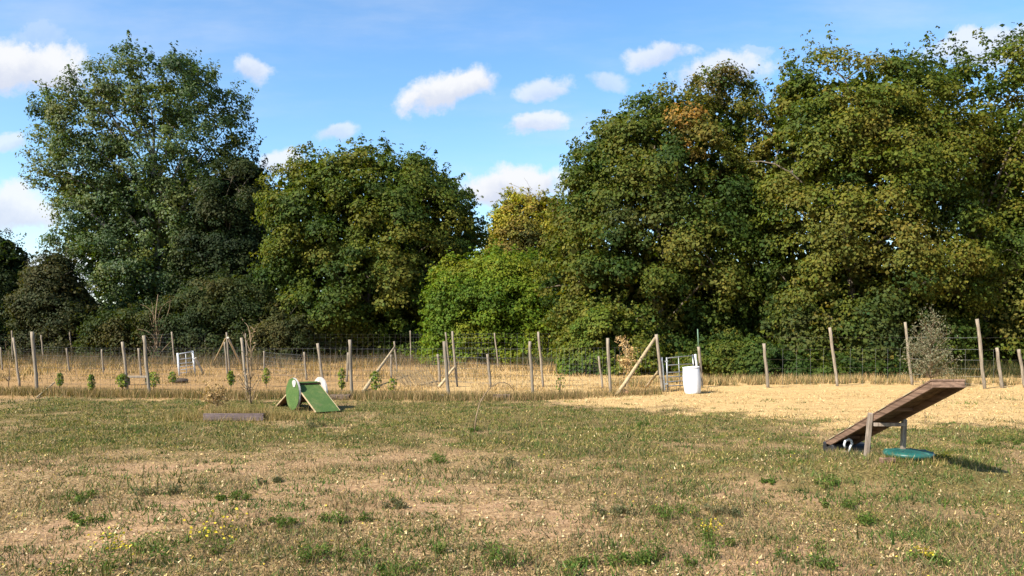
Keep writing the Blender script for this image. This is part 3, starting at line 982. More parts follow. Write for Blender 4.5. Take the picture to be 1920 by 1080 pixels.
for u in (.016, Wd - .016):
    mb = MB(); mb.box(rp(u, ln_ / 2, .035), (.032, ln_, .078), Mr, .004); mb.build('side_rail', M_plank, sr)
mb = MB(); mb.box(rp(Wd / 2, ln_ + .014, .035), (Wd, .026, .072), Mr, .004); mb.build('end_board', M_plank, sr)
for k in range(3):
    wd3 = (Wd + .02) / 3
    mb = MB(); mb.box(rp(-.01 + wd3 * (k + .5), ln_ / 2 + .01, .082), (wd3 - .006, ln_ + .05, .02), Mr, .003); mb.build('deck_board', M_plank, sr)
mb = MB(); mb.box(rp(Wd / 2, ln_ / 2 + .01, .096), (Wd - .03, ln_, .006), Mr); mb.build('grip_felt', M_green_felt, sr)
for v0 in (.12, .45, .78, 1.7, 2.35):
    mb = MB(); mb.box(rp(-.011, v0 + .12, .082), (.004, .20, .009), Mr); mb.build('paint_strip', plain_mat('cream_paint', (.33, .28, .17, 1)), sr)
for v0 in (.4, 1.15, 1.9):
    mb = MB(); mb.box(rp(Wd / 2, v0, .05), (Wd - .07, .05, .04), Mr, .003); mb.build('batten', M_plank, sr)
# legs straddle the plank
for (tp_, ft, off_) in (((1641, 776), (1625, 857), -.035), ((1703, 786), (1690, 846), .035)):
    dl = 9.72
    t_ = P3(*tp_, dl); f_ = P3(*ft, dl + .08)
    t_ = Vector((xl - .03 if off_ < 0 else xl + Wd + .04, dl, t_.z + (.01 if off_ < 0 else .0)))
    f_ = Vector((f_.x - (.0 if off_ < 0 else -.02), dl + .10, g(f_.x, dl + .1) - .06))
    c_ = (t_ + f_) / 2
    ax_ = (t_ - f_).normalized()
    sx = Vector((1, 0, 0)); sx = (sx - ax_ * sx.dot(ax_)).normalized(); sy = ax_.cross(sx)
    mb = MB(); mb.box(c_ - S0, (.052, .06, (t_ - f_).length), Matrix((sx, sy, ax_)).transposed(), .006)
    mb.build('leg', M_plank_grey, sr)
zc = P3(1668, 795, 9.72).z
mb = MB(); mb.box(Vector((xl + Wd / 2, 9.66, zc)) - S0, (Wd + .03, .04, .045), None, .004); mb.build('crossbar', M_plank_grey, sr)

# black block, timber and white loop under the low end
bb = W(1590, 856)
bb = Vector((xl + .28, dA - .02, g(xl + .28, dA)))
blk = empty('black_block', bb, 0, 'black rubber block under the low end of the brown ramp', 'block')
mb = MB(); mb.box((0, 0, .075), (.56, .34, .15), None, .018); mb.build('block_body', plain_mat('black_rubber', (.018, .018, .02, 1), .55, 0, 12, .4, .4), blk)
tb_ = empty('timber_plank', Vector((xl + .28, dA - .28, g(xl + .28, dA - .28))), .04, 'grey brown timber plank lying before the black block', 'plank')
mb = MB(); mb.box((0, 0, .03), (.5, .09, .07), None, .008); mb.build('plank', M_plank_grey, tb_)
br2 = W(1664, 866)
tb2 = empty('timber_offcut', br2, .1, 'small pinkish timber offcut lying beside the green tray', 'offcut')
mb = MB(); mb.box((0, 0, .02), (.18, .08, .06), None, .008); mb.build('offcut', M_plank, tb2)
lp = Vector((xl + .09, dA - .52, 0))
lz = g(lp.x, lp.y)
lpo = empty('white_rope_loop', (lp.x, lp.y, lz + .035), 0, 'white hooked loop standing against the black block', 'loop')
mb = MB()
pts = [(-.05, 0, .07), (-.06, 0, .11), (-.045, 0, .16), (.0, -.005, .185), (.035, 0, .165), (.045, 0, .12), (.02, 0, .07), (.005, 0, .0)]
mb.tube(pts, [.013, .016, .018, .018, .018, .017, .014, .010], 8)
mb.build('loop', M_white, lpo, True)

# green lid
gp_ = W(1703, 862)
tray = empty('green_tray', gp_, 0, 'round teal green plastic tray lying under the raised end of the ramp', 'tray')
m_teal = plain_mat('teal_plastic', (.010, .075, .062, 1), .45, 0, 9, .35, .1, .4, dirt=(.05, .06, .035, 1))
mb = MB()
mb.lathe([(.23, .0), (.26, .008), (.272, .03), (.29, .04), (.292, .066), (.28, .082), (.25, .09), (.20, .098), (.17, .094), (.06, .102)], 36)
mb.build('tray_shell', m_teal, tray, True)
for k in range(9):
    a = math.pi * 2 * k / 9 + .3
    mb = MB()
    mb.tube([(math.cos(a) * .272, math.sin(a) * .272, .01), (math.cos(a) * .289, math.sin(a) * .289, .06), (math.cos(a) * .27, math.sin(a) * .27, .086), (math.cos(a) * .12, math.sin(a) * .12, .096)], [.010, .012, .012, .006], 7)
    mb.build('rib', m_teal, tray, True)

# ------------------------------------------------------------------ cable drum with grass ramps
M_turf, n = new_mat('artificial_turf')
tcn = n.n('ShaderNodeTexCoord')
a = n.noise(tcn.outputs['Object'], 90, 4, .7)
b2 = n.noise(tcn.outputs['Object'], 7, 4, .6)
c = n.mix(n.smooth(a.outputs['Fac'], .3, .7), (.022, .060, .007, 1), (.055, .110, .014, 1))
c = n.mix(n.smooth(b2.outputs['Fac'], .45, .75), c, (.075, .115, .022, 1))
b3 = n.noise(tcn.outputs['Object'], 3.2, 6, .7)
c = n.mix(n.math('MULTIPLY', n.smooth(b3.outputs['Fac'], .54, .72), .6), c, (.11, .105, .04, 1))
bp = n.n('ShaderNodeBump', i_Height=a.outputs['Fac'], i_Strength=.8, i_Distance=.012)
pz = n.n('ShaderNodeBsdfPrincipled', i_Base_Color=c, i_Roughness=.9, i_Normal=bp.outputs[0])
finish(n, pz.outputs[0])
M_pale_ply = plain_mat('weathered_ply', (.36, .335, .31, 1), .8, 0, 14, .3, .4, dirt=(.25, .2, .16, 1))
M_dark_ply = wood_mat('dark_ply', (.06, .035, .022, 1), (.15, .085, .05, 1), (6, 30, 6))
base = W(549, 769)
th = math.atan2(.625, .78)
drum = empty('cable_drum_tunnel', base, th, 'wooden cable drum turned into a dog ramp covered in green artificial grass', 'ramp')
# local x = axle, local -y = towards the camera side ramp
RD, LD = .375, .66
MX = Matrix.Rotation(math.radians(90), 3, 'Y')


def disc(x0, x1, r, name, mat, seed, n=40):
    mb = MB()
    rng = random.Random(seed)
    rad_ = [r * (1 + rng.uniform(-.012, .012)) for _ in range(n)]
    for x in (x0, x1):
        for j in range(n):
            a = 2 * math.pi * j / n
            mb.v.append((x, rad_[j] * math.cos(a), RD + rad_[j] * math.sin(a)))
    mb.f.append(tuple(range(n))[::-1]); mb.f.append(tuple(range(n, 2 * n)))
    for j in range(n):
        j2 = (j + 1) % n
        mb.f.append((j, j2, n + j2, n + j))
    return mb.build(name, mat, drum)


disc(0, .04, RD, 'flange', M_pale_ply, 1)
disc(LD, LD + .04, RD, 'flange', M_pale_ply, 2)
disc(-.014, -.002, RD - .006, 'turf_facing', M_turf, 3)
disc(LD + .042, LD + .05, RD - .01, 'turf_facing', M_turf, 5)
mb = MB()
n_ = 14
pts = [(.0, .0)]
vs = []
for x in (-.026, -.016):
    for j in range(n_):
        a = 2 * math.pi * j / n_
        vs.append((x, -.12 + .10 * math.cos(a) * (1 + .15 * math.sin(3 * a)), RD + .25 + .085 * math.sin(a)))
fs = [tuple(range(n_))[::-1], tuple(range(n_, 2 * n_))] + [(j, (j + 1) % n_, n_ + (j + 1) % n_, n_ + j) for j in range(n_)]
mb.add(vs, fs)
mb.build('bare_patch', M_pale_ply, drum)
for k in range(14):
    a = 2 * math.pi * k / 14
    mb = MB()
    Mk = Matrix.Rotation(a, 3, 'X')
    mb.box(Vector((LD / 2 + .02, 0, RD)) + Mk @ Vector((0, 0, .19)), (LD - .046, .082, .022), Mk, .002)
    mb.build('drum_slat', M_dark_ply, drum)
for s in (-1, 1):
    # board from above the axle down to the ground on side s
    a = Vector((0, -s * .06, .625)); e = Vector((0, s * 1.12, .03))
    dv = (e - a); L_ = dv.length; dv.normalize()
    nn = Vector((1, 0, 0)).cross(dv)
    if nn.z < 0:
        nn = -nn
    Mb = Matrix((Vector((1, 0, 0)), dv, nn)).transposed()
    if s == -1:
        c0 = (a + e) / 2
    else:
        a = a - nn * .02
        c0 = (a + e) / 2
    mid_x = LD / 2 + .02
    mb = MB(); mb.box(Vector((mid_x, 0, 0)) + c0 - nn * .012, (LD - .07, L_, .022), Mb, .002)
    o = mb.build('ramp_board', M_dark_ply, drum)
    mb = MB(); mb.box(Vector((mid_x + .008, 0, 0)) + c0 + nn * .008, (LD - .085, L_ + .04, .014), Mb, .003)
    mb.build('ramp_turf', M_turf, drum)
    for x in (.058, LD - .02):
        mb = MB(); mb.box(Vector((x, 0, 0)) + c0 + nn * .002, (.018, L_, .03), Mb, .002)
        mb.build('edge_strip', M_brace, drum)

# ------------------------------------------------------------------ raised planter, sleepers, stones
pl = W(440, 789)
ln_m = 112 / F * pl.y
pln = empty('raised_planter', pl + Vector((0, .0, 0)), .02, 'low purplish brown plank planter overgrown with dry weeds before the fence', 'planter')
M_purple = wood_mat('stained_board', (.07, .05, .053, 1), (.15, .115, .112, 1), (3, 20, 30))
for (c_, s_) in (((-ln_m * .02, 0, .075), (ln_m, .03, .15)), ((-ln_m * .02, .40, .075), (ln_m, .03, .15))):
    mb = MB(); mb.box(c_, s_, None, .004); mb.build('long_board', M_purple, pln)
for x in (-.5, .48):
    mb = MB(); mb.box((x * ln_m * .965 - ln_m * .02 + .0, .20, .07), (.028, .366, .14), None, .003); mb.build('end_board', M_purple, pln)
mb = MB(); mb.box((-ln_m * .02, .20, .05), (ln_m - .12, .35, .13)); mb.build('soil', plain_mat('planter_soil', (.20, .14, .09, 1), .95, 0, 20, .4, .6), pln)

for (px0, px1, pyb, hh, dep, lab) in ((617, 655, 749, .13, .5, 'dark timber sleeper half hidden in grass right of the grass covered ramp'), (925, 957, 750, .16, .12, 'short dark timber block lying at the edge of the straw in the middle')):
    p0 = W((px0 + px1) / 2, pyb)
    e_ = empty('timber_sleeper', p0, .05, lab, 'sleeper')
    mb = MB(); mb.box((0, dep / 2, hh / 2 - .01), ((px1 - px0) / F * p0.y, dep, hh), None, .012)
    mb.build('sleeper', wood_mat('dark_sleeper', (.07, .05, .04, 1), (.19, .135, .10, 1), (4, 20, 20)), e_)


def rock(name, label, px, py, s, col):
    p = W(px, py)
    bm = bmesh.new()
    bmesh.ops.create_icosphere(bm, subdivisions=3, radius=1)
    for v in bm.verts:
        k = 1 + .5 * (float(fbm([v.co.x * 1.6 + px], [v.co.y * 1.6], [v.co.z * 1.6], o=3, seed=4)[0]) - .5)
        v.co = Vector((v.co.x * s * k, v.co.y * s * .8 * k, v.co.z * s * .7 * k))
    me = bpy.data.meshes.new(name)
    bm.to_mesh(me); bm.free()
    me.materials.append(plain_mat(name + '_stone', col, .9, 0, 12, .3, .5))
    o = bpy.data.objects.new(name, me)
    COL.objects.link(o)
    o.location = p + Vector((0, 0, s * .3))
    return tag(o, label, 'stone')


rock('white_stone', 'pale stone lying in the grass beside a fence post in the middle', 828, 746, .10, (.55, .52, .47, 1))
rock('earth_lump', 'reddish lump of earth at the foot of the long diagonal brace', 1168, 739, .17, (.40, .20, .11, 1))

# bench on the left, dark log
bn = W(258, 722)
bench = empty('rough_bench', bn, 0, 'low rough log bench between two fence posts on the left', 'bench')
bw = 42 / F * bn.y
mb = MB(); mb.box((0, 0, .29), (bw, .34, .075), None, .01); mb.build('seat', M_post, bench)
for x in (-.42, .42):
    mb = MB(); mb.tube([(x * bw, 0, -.05), (x * bw, 0, .24)], .07, 8, jit=.05); mb.build('leg', M_bark, bench, True)
lg = W(338, 718)
log = empty('dark_log', lg, 0, 'short dark log lying behind the green plants on the left', 'log')
mb = MB(); mb.tube([(-.26, 0, .08), (0, .02, .09), (.26, .0, .08)], [.08, .09, .075], 10, jit=.08); mb.build('log_body', plain_mat('dark_bark', (.05, .035, .025, 1), .9, 0, 20, .4, .6), log, True)


# ------------------------------------------------------------------ plants
def leafy(n, size, L, rng, upright=True, spread=.5):
    z = rng.random(n) ** .9 * size
    wdt = spread * size * (.35 + .75 * np.sin(np.clip(z / size, 0, 1) * math.pi * .85 + .3)) * .5
    a = rng.random(n) * 2 * math.pi
    r = wdt * rng.random(n) ** .5
    pos = np.stack([np.cos(a) * r, np.sin(a) * r, z + .25 * size * (1 if upright else 0)], 1)
    nrm = np.stack([np.cos(a), np.sin(a), np.full(n, .5)], 1) + rng.normal(size=(n, 3)) * .5
    return pos, nrm


def blades(n, size, rng, spread=.5, w=.006, lean=.5, base_r=.04):
    """tuft of narrow blades leaving one foot; one triangle each, bent once"""
    a = rng.random(n) * 2 * math.pi
    h = size * rng.uniform(.35, 1.0, n)
    ln = lean * rng.random(n) ** .7
    bx, by = np.cos(a) * base_r * rng.random(n), np.sin(a) * base_r * rng.random(n)
    dx, dy = np.cos(a) * ln, np.sin(a) * ln
    sx, sy = -np.sin(a + rng.normal(size=n)) * w, np.cos(a + rng.normal(size=n)) * w
    b0 = np.stack([bx - sx, by - sy, np.full(n, -.01)], 1)
    b1 = np.stack([bx + sx, by + sy, np.full(n, -.01)], 1)
    m0 = np.stack([bx + dx * h * .4 - sx * .8, by + dy * h * .4 - sy * .8, h * .62], 1)
    m1 = np.stack([bx + dx * h * .4 + sx * .8, by + dy * h * .4 + sy * .8, h * .62], 1)
    t = np.stack([bx + dx * h, by + dy * h, h * (1 - .25 * ln)], 1)
    V = np.stack([b0, b1, m1, m0, t], 1).reshape(-1, 3)
    k = np.arange(n)[:, None] * 5
    Q = np.concatenate([k + np.array([[0, 1, 2]]), k + np.array([[0, 2, 3]]), k + np.array([[3, 2, 4]])], 0)
    return V, Q


def plant_mesh_obj(name, label, cat, group, p, size, nleaf, L, cols, seed, stem=True, spread=.55, nstem=4, stem_mat=None):
    rng = np.random.default_rng(seed)
    root = empty(name, p, random.uniform(0, 6), label, cat, group)
    pos, nrm = leafy(nleaf, size * .78, L, rng, True, spread)
    pos[:, 2] = np.minimum(pos[:, 2], size)
    ll = L * rng.uniform(.7, 1.3, nleaf)
    Vv, Qq = leaf_geo(pos, nrm, ll, ll * .5, rng, droop=-.6)
    cp = np.array(cols)
    cc = cp[rng.integers(0, len(cp), nleaf)] * rng.uniform(.75, 1.25, (nleaf, 1))
    np_mesh('foliage', Vv, Qq, M_leaf, root, cc)
    mb = MB()
    for i in range(nstem):
        a = i * 2.4
        mb.tube([(0, 0, -.03), (math.cos(a) * .03, math.sin(a) * .03, size * .4), (math.cos(a) * size * .16, math.sin(a) * size * .16, size * .92)], [.012, .009, .004], 5, cap=False)
    mb.build('stem', stem_mat or M_twig, root, True)
    return root


LAUREL = [(.045, .09, .010), (.08, .13, .014), (.14, .17, .018), (.20, .21, .03)]
SAP = [(112, 728, 702, 'small green sapling at the far left, just right of a leaning stick'), (171, 740, 706, 'slender green sapling between the two left pairs of fence posts'),
       (230, 731, 704, 'bushy green sapling at the left end of the rough bench'), (288, 732, 700, 'bushy green sapling right behind the thick post beside the bench'),
       (324, 720, 699, 'small green sapling beside the dark log'), (433, 728, 699, 'green sapling just left of a tall fence post and the bare sapling'),
       (499, 726, 693, 'leaning green sapling to the right of the bare sapling'), (641, 738, 694, 'tall thin green sapling left of the thick middle fence post'),
       (704, 738, 699, 'green sapling at the pale diagonal brace'), (736, 738, 712, 'tiny green sapling right of the diagonal brace')]
for i, (px, pyb, pyt, lab) in enumerate(SAP):
    p = W(px, pyb)
    sz = (pyb - pyt) / F * p.y
    plant_mesh_obj('sapling', lab, 'sapling', 'green saplings planted beyond the near fence', p, sz * 1.1, [190, 150, 230, 210, 120, 190, 170, 170, 130, 90][i], .085 + .012 * (i % 3), LAUREL, 300 + i, spread=[.6, .4, .95, .85, 1.0, .5, .55, .4, .6, .9][i])
p = W(1050, 742)
plant_mesh_obj('lime_sapling', 'light green leafy sapling on a thin stem right of the middle fence post', 'sapling', None, p, 1.0, 60, .10, [(.17, .24, .03), (.09, .15, .016)], 320, spread=.45, nstem=2)


def bare_plant(name, label, cat, p, height, n, seed, spread=.25, r=.02, mat=None, curl=.1, leaves=0, lcol=None, L=.06):
    rng = random.Random(seed)
    root = empty(name, p, 0, label, cat)
    mb = MB()
    tips = []
    tp = [Vector((math.sin(i * 1.3 + seed) * .02, 0, height * i / 6 - .03)) for i in range(7)]
    mb.tube(tp, [r * (1 - .12 * i) for i in range(7)], 6)
    for k in range(n):
        t = rng.uniform(.15, .9)
        a = tp[int(t * 6)]
        an = rng.uniform(0, 6.28)
        e = a + Vector((math.cos(an) * spread * height, math.sin(an) * spread * height, rng.uniform(.1, .45) * height)) * rng.uniform(.5, 1)
        path = limb_path(a, e, rng, curl, 4)
        mb.tube(path, [r * .55, r * .45, r * .35, r * .28, r * .15], 4, cap=False)
        tips += path[2:]
        for q in range(2):
            a2 = path[rng.randint(1, 3)]
            e2 = a2 + Vector((rng.uniform(-1, 1), rng.uniform(-1, 1), rng.uniform(0, 1.2))) * spread * height * .4
            mb.tube([a2, a2.lerp(e2, .5) + Vector((0, 0, .02)), e2], [r * .3, r * .22, r * .12], 3, cap=False)
            tips.append(e2)
    mb.build('branches', mat or M_twig, root, True)
    if leaves:
        nr = np.random.default_rng(seed)
        T = np.array([tuple(t) for t in tips])
        pos = T[nr.integers(0, len(T), leaves)] + nr.normal(size=(leaves, 3)) * .035 * height
        pos[:, 2] = np.maximum(pos[:, 2], .02)
        ll = L * nr.uniform(.6, 1.4, leaves)
        Vv, Qq = leaf_geo(pos, nr.normal(size=(leaves, 3)), ll, ll * .35, nr, droop=-.4)
        lc = np.array(lcol)[nr.integers(0, len(lcol), leaves)] * nr.uniform(.75, 1.25, (leaves, 1))
        np_mesh('foliage', Vv, Qq, M_grass, root, lc)
    return root


bare_plant('bare_sapling', 'leafless thin sapling with upswept twigs beside a fence post left of the grass covered ramp', 'sapling', W(470, 757), 1.9, 16, 3, .22, .026, leaves=40, lcol=[(.38, .26, .15)], L=.07)
bare_plant('bare_sapling', 'bare crooked sapling at the far left edge beyond the first post', 'sapling', W(17, 726), 1.3, 10, 4, .25, .018)
DRY = [(.44, .29, .13), (.32, .20, .09), (.50, .36, .18)]
bare_plant('dry_tall_weed', 'tall dead straw coloured weed in front of the diagonal gate brace', 'weed', W(1176, 737), 1.65, 26, 5, .22, .014, mat=M_brace, leaves=900, lcol=DRY, L=.075)
bare_plant('dry_weed_clump', 'dead brown weed clump behind the left end of the planter', 'weed', W(402, 781), .60, 34, 6, .55, .008, leaves=1500, lcol=[(.34, .22, .10), (.24, .15, .065), (.46, .32, .16)], L=.05)
bare_plant('grey_wispy_shrub', 'wispy grey green shrub beside the leaning post near the right edge', 'shrub', W(1745, 727), 2.1, 60, 8, .42, .02, leaves=3600, lcol=[(.14, .14, .085), (.20, .185, .12), (.09, .10, .055)], L=.075)
# arching bramble cane
cane = empty('arching_cane', W(891, 812), 0, 'long brown cane arching over the grass in front of the middle fence', 'cane')
cp0 = Vector(cane.location)
cpts = [(889, 812), (893, 780), (900, 755), (910, 738), (922, 724), (934, 718), (946, 717), (956, 722), (962, 730), (965, 740)]
mb = MB()
mb.tube([P3(x, y, cp0.y + i * .05) - cp0 for i, (x, y) in enumerate(cpts)], [.013, .012, .011, .010, .009, .008, .007, .006, .005, .004], 6)
mb.tube([P3(905, 746, cp0.y + .15) - cp0, P3(898, 752, cp0.y + .1) - cp0, P3(896, 757, cp0.y) - cp0], [.005, .004, .003], 4)
mb.build('cane_stem', M_twig, cane, True)
# twig behind the ramp
bare_plant('dead_twig_plant', 'thin dead twig standing in the straw behind the raised end of the ramp', 'twig', W(1734, 792), .32, 5, 12, .3, .007)
bare_plant('dead_twig_plant', 'dead twig sticking up in the middle ground right of the lime green sapling', 'twig', W(1081, 752), .40, 4, 13, .25, .006)

# leaning pale straw stems before the fence
straws = empty('straw_sheaf', W(775, 724), 0, 'fan of pale dry straw stems leaning by the middle fence posts', 'straw')
mb = MB()
rg = random.Random(3)
for k in range(90):
    bx_ = rg.uniform(-.35, .9)
    b0 = Vector((bx_, rg.uniform(-.2, .3), 0))
    L_ = rg.uniform(.4, 1.05)
    e = b0 + Vector((-.55 * L_ + rg.uniform(-.15, .15), rg.uniform(-.1, .2), .75 * L_))
    mb.tube([b0, b0.lerp(e, .5) + Vector((-.02, 0, .03)), e], [.007, .006, .003], 3, cap=False)
mb.build('stems', M_brace, straws)

# bird
bo = P3(1766, 77, 90)
bird = empty('flying_bird', bo, .3, 'small dark bird in flight at the top right above the trees', 'bird')
mb = MB()
mb.tube([(-.32, 0, -.03), (-.2, 0, 0), (0, 0, .03), (.18, 0, .03), (.27, 0, .02), (.33, 0, .0)], [.02, .06, .09, .07, .05, .012], 8)
mb.build('body', plain_mat('dark_feather', (.05, .05, .06, 1)), bird, True)
for s in (-1, 1):
    mb = MB()
    vs = []
    for z in (0.02, .04):
        vs += [(.12, s * .05, z), (-.1, s * .05, z), (-.14, s * .35, z + .09), (-.12, s * .55, z + .06), (.04, s * .36, z + .1)]
    mb.add(vs, [(0, 4, 3, 2, 1), (5, 6, 7, 8, 9), (0, 1, 6, 5), (1, 2, 7, 6), (2, 3, 8, 7), (3, 4, 9, 8), (4, 0, 5, 9)])
    mb.build('wing', bpy.data.materials['dark_feather'], bird)

# ------------------------------------------------------------------ weeds one can pick out
GRN = [(.035, .075, .012), (.060, .105, .015), (.10, .13, .024)]
GRY = [(.05, .065, .03), (.08, .085, .04), (.12, .10, .05)]


def weed(px, py, size, label, kind='green', seed=0):
    p = W(px, py)
    rng = np.random.default_rng(seed)
    root = empty('weed_tuft', p, rng.random() * 6, label, 'weed', 'weeds standing out in the field')
    cols = np.array(GRN if kind != 'grey' else GRY)
    m = rng.integers(3, 9)
    ca = rng.random(m) * 6.28
    cr_ = size * rng.uniform(.1, 1.7, m)
    cen = np.stack([np.cos(ca) * cr_ * 1.3, np.sin(ca) * cr_], 1)
    hh = size * rng.uniform(.35, 1.0, m)
    Vs, Qs, k0 = [], [], 0
    for j in range(m):
        V1, Q1 = blades(26, hh[j] * rng.uniform(.9, 1.4), rng, w=.0022, lean=1.1, base_r=size * .16)
        V1[:, :2] += cen[j]
        Vs.append(V1); Qs.append(Q1 + k0); k0 += len(V1)
    V1, Q1 = np.concatenate(Vs), np.concatenate(Qs)
    allc = np.concatenate([cols, [(.16, .12, .05), (.09, .06, .03)]])
    np_mesh('stems', V1, Q1, M_grass, root, allc[rng.integers(0, 5, len(Q1))] * rng.uniform(.7, 1.3, (len(Q1), 1)))['kind'] = 'stuff'
    nl = 520
    jj_ = rng.integers(0, m, nl)
    a = rng.random(nl) * 6.28
    r = hh[jj_] * .75 * rng.random(nl) ** .7
    zz = hh[jj_] * rng.random(nl) * np.clip(1.1 - r / size, .15, 1)
    pos = np.stack([cen[jj_, 0] + np.cos(a) * r * 1.2, cen[jj_, 1] + np.sin(a) * r, zz + .005], 1)
    ll = .022 * rng.uniform(.5, 1.7, nl)
    V2, Q2 = leaf_geo(pos, rng.normal(size=(nl, 3)) + np.array([0, 0, .9]), ll, ll * .4, rng)
    np_mesh('leaves', V2, Q2, M_leaf, root, cols[rng.integers(0, 3, nl)] * rng.uniform(.6, 1.5, (nl, 1)))
    if kind == 'flower':
        nf = 46
        a = rng.random(nf) * 6.28
        r = size * .8 * rng.random(nf) ** .5
        pos = np.stack([np.cos(a) * r, np.sin(a) * r, size * rng.uniform(.4, 1.05, nf)], 1)
        ll = .024 * rng.uniform(.7, 1.3, nf)
        V3, Q3 = leaf_geo(pos, rng.normal(size=(nf, 3)) * .4 + np.array([0, -.5, .8]), ll, ll * .8, rng)
        np_mesh('flowers', V3, Q3, M_grass, root, np.array([(.55, .42, .04)]) * rng.uniform(.7, 1.2, (nf, 1)))['kind'] = 'stuff'


WEEDS = [(135, 940, .13, 'dark green weed tuft on bare soil near the left edge, upper of two'), (152, 978, .11, 'green weed tuft near the left edge, lower of two'),
         (436, 934, .10, 'small green weed tuft on the bare soil left of centre'), (526, 985, .10, 'fresh green tuft alone on the pale soil below the planter'),
         (650, 972, .10, 'spreading green weed on the pale soil left of the picture centre'), (747, 950, .10, 'greyish weed tuft beside a patch of bare soil near the centre', 'grey'),
         (820, 866, .15, 'broad bright green weed mat at the edge of the green field in the middle'), (955, 872, .16, 'grey leaved weed patch right of the broad green mat', 'grey'),
         (885, 808, .12, 'weed tuft at the foot of the arching cane'), (622, 1050, .17, 'leafy dark green weed at the bottom left of centre'),
         (750, 1070, .14, 'bright green tuft at the bottom edge left of centre'), (905, 1045, .20, 'tall loose green weed at the bottom edge near the centre'),
         (1100, 1070, .12, 'low tuft at the bottom edge right of centre'), (1178, 1052, .13, 'rounded green tuft at the bottom right of centre'),
         (1285, 1055, .20, 'tall weed leaning at the bottom beside the yellow flowers'), (1573, 905, .15, 'brightest green weed tuft, just below the brown ramp'),
         (1582, 950, .13, 'second green tuft, directly beneath the brightest one'), (1441, 905, .08, 'tiny dark green tuft left of the brown ramp'),
         (1262, 965, .12, 'green tuft in the right half on dry litter'), (1628, 980, .12, 'green tuft right and below the pair under the ramp'),
         (1365, 965, .13, 'grey green weed in the right foreground', 'grey'), (1500, 1050, .17, 'wide weed at the bottom between two flower patches'),
         (1905, 830, .18, 'green weed at the right edge level with the ramp'), (1850, 832, .13, 'low green weed between the ramp and the right edge'),
         (405, 1035, .30, 'tall yellow flowering weed left of centre at the bottom', 'flower'), (215, 1065, .26, 'yellow flowering weed in the bottom left corner', 'flower'),
         (1330, 1010, .16, 'orange yellow flowering weed in the right foreground', 'flower'), (1735, 1052, .10, 'small weed with bright yellow flower in the bottom right', 'flower'),
         (1772, 866, .12, 'yellowed flowering weed growing beside the green tray', 'flower'), (592, 800, .14, 'grey weed in the green field below the grass covered ramp', 'grey'),
         (315, 925, .16, 'grey brown sprig on the bare soil left of centre', 'grey'), (1210, 800, .12, 'weed tuft where the green field meets the straw', 'green'),
         (510, 905, .09, 'small weed on bare soil below the planter', 'grey'), (1160, 962, .12, 'grey green weed right of the picture centre', 'grey')]
for i, wd in enumerate(WEEDS):
    weed(wd[0], wd[1], wd[2], wd[3], wd[4] if len(wd) > 4 else 'green', 500 + i)


# ------------------------------------------------------------------ ground cover
def scatter(n, y0, y1, rng, xk=.74, xo=1.5, power=1.0):
    """even in the square root sense: dense near the camera, thinning with distance"""
    t = rng.random(n)
    y = y0 * (y1 / y0) ** t if power == 1.0 else y0 + (y1 - y0) * t
    x = (rng.random(n) * 2 - 1) * (y * xk + xo)
    return x, y


def lying(x, y, L, wdt, rng, lift, flat=.25):
    """one triangle fragment lying nearly flat"""
    n = len(x)
    a = rng.random(n) * 2 * math.pi
    tl = rng.normal(size=n) * flat
    z = gz(x, y) + lift
    dx, dy, dz = np.cos(a) * L, np.sin(a) * L, np.abs(tl) * L
    sx, sy = -np.sin(a) * wdt, np.cos(a) * wdt
    V = np.stack([np.stack([x - sx, y - sy, z], 1), np.stack([x + sx, y + sy, z], 1), np.stack([x + dx, y + dy, z + dz], 1)], 1).reshape(-1, 3)
    return V, np.arange(3 * n).reshape(-1, 3)


def upright(x, y, h, wdt, rng, lean=.6):
    n = len(x)
    a = rng.random(n) * 2 * math.pi
    b_ = rng.random(n) * math.pi
    z = gz(x, y) - .004
    ln = lean * rng.random(n) * h
    sx, sy = np.cos(b_) * wdt, np.sin(b_) * wdt
    V = np.stack([np.stack([x - sx, y - sy, z], 1), np.stack([x + sx, y + sy, z], 1), np.stack([x + np.cos(a) * ln, y + np.sin(a) * ln, z + h], 1)], 1).reshape(-1, 3)
    return V, np.arange(3 * n).reshape(-1, 3)


def cover(name, label, cat, V, Q, col):
    o = np_mesh(name, V, Q, M_grass, None, np.clip(col, .005, .9))
    tag(o, label, cat, kind='stuff')


def pick(pal, n, rng, lo=.65, hi=1.35):
    pal = np.array(pal)
    return pal[rng.integers(0, len(pal), n)] * rng.uniform(lo, hi, (n, 1))


rng = np.random.default_rng(77)
# dry litter
x, y = scatter(260000, 4.4, 24, rng)
gr, st, ba, lf = zones(x, y)
keep = rng.random(len(x)) < (1 - .75 * ba) * (1 - .55 * st)
x, y = x[keep], y[keep]
n_ = len(x)
V, Q = lying(x, y, rng.uniform(.015, .06, n_), rng.uniform(.0012, .003, n_) + .00020 * y, rng, rng.uniform(0, .015, n_), .35)
cover('dry_litter', 'dry straw litter lying over the field', 'litter', V, Q, pick([(.40, .265, .12), (.50, .35, .17), (.20, .125, .055), (.34, .22, .10), (.06, .042, .02), (.035, .03, .018), (.03, .035, .012)], n_, rng))
# pale leaf flakes
x, y = scatter(9000, 4.6, 18, rng)
n_ = len(x)
V, Q = lying(x, y, rng.uniform(.015, .035, n_), rng.uniform(.006, .012, n_), rng, .015, .5)
cover('pale_flakes', 'pale fallen leaf flakes scattered over the field', 'litter', V, Q, pick([(.55, .45, .26), (.62, .47, .20), (.45, .35, .2)], n_, rng))
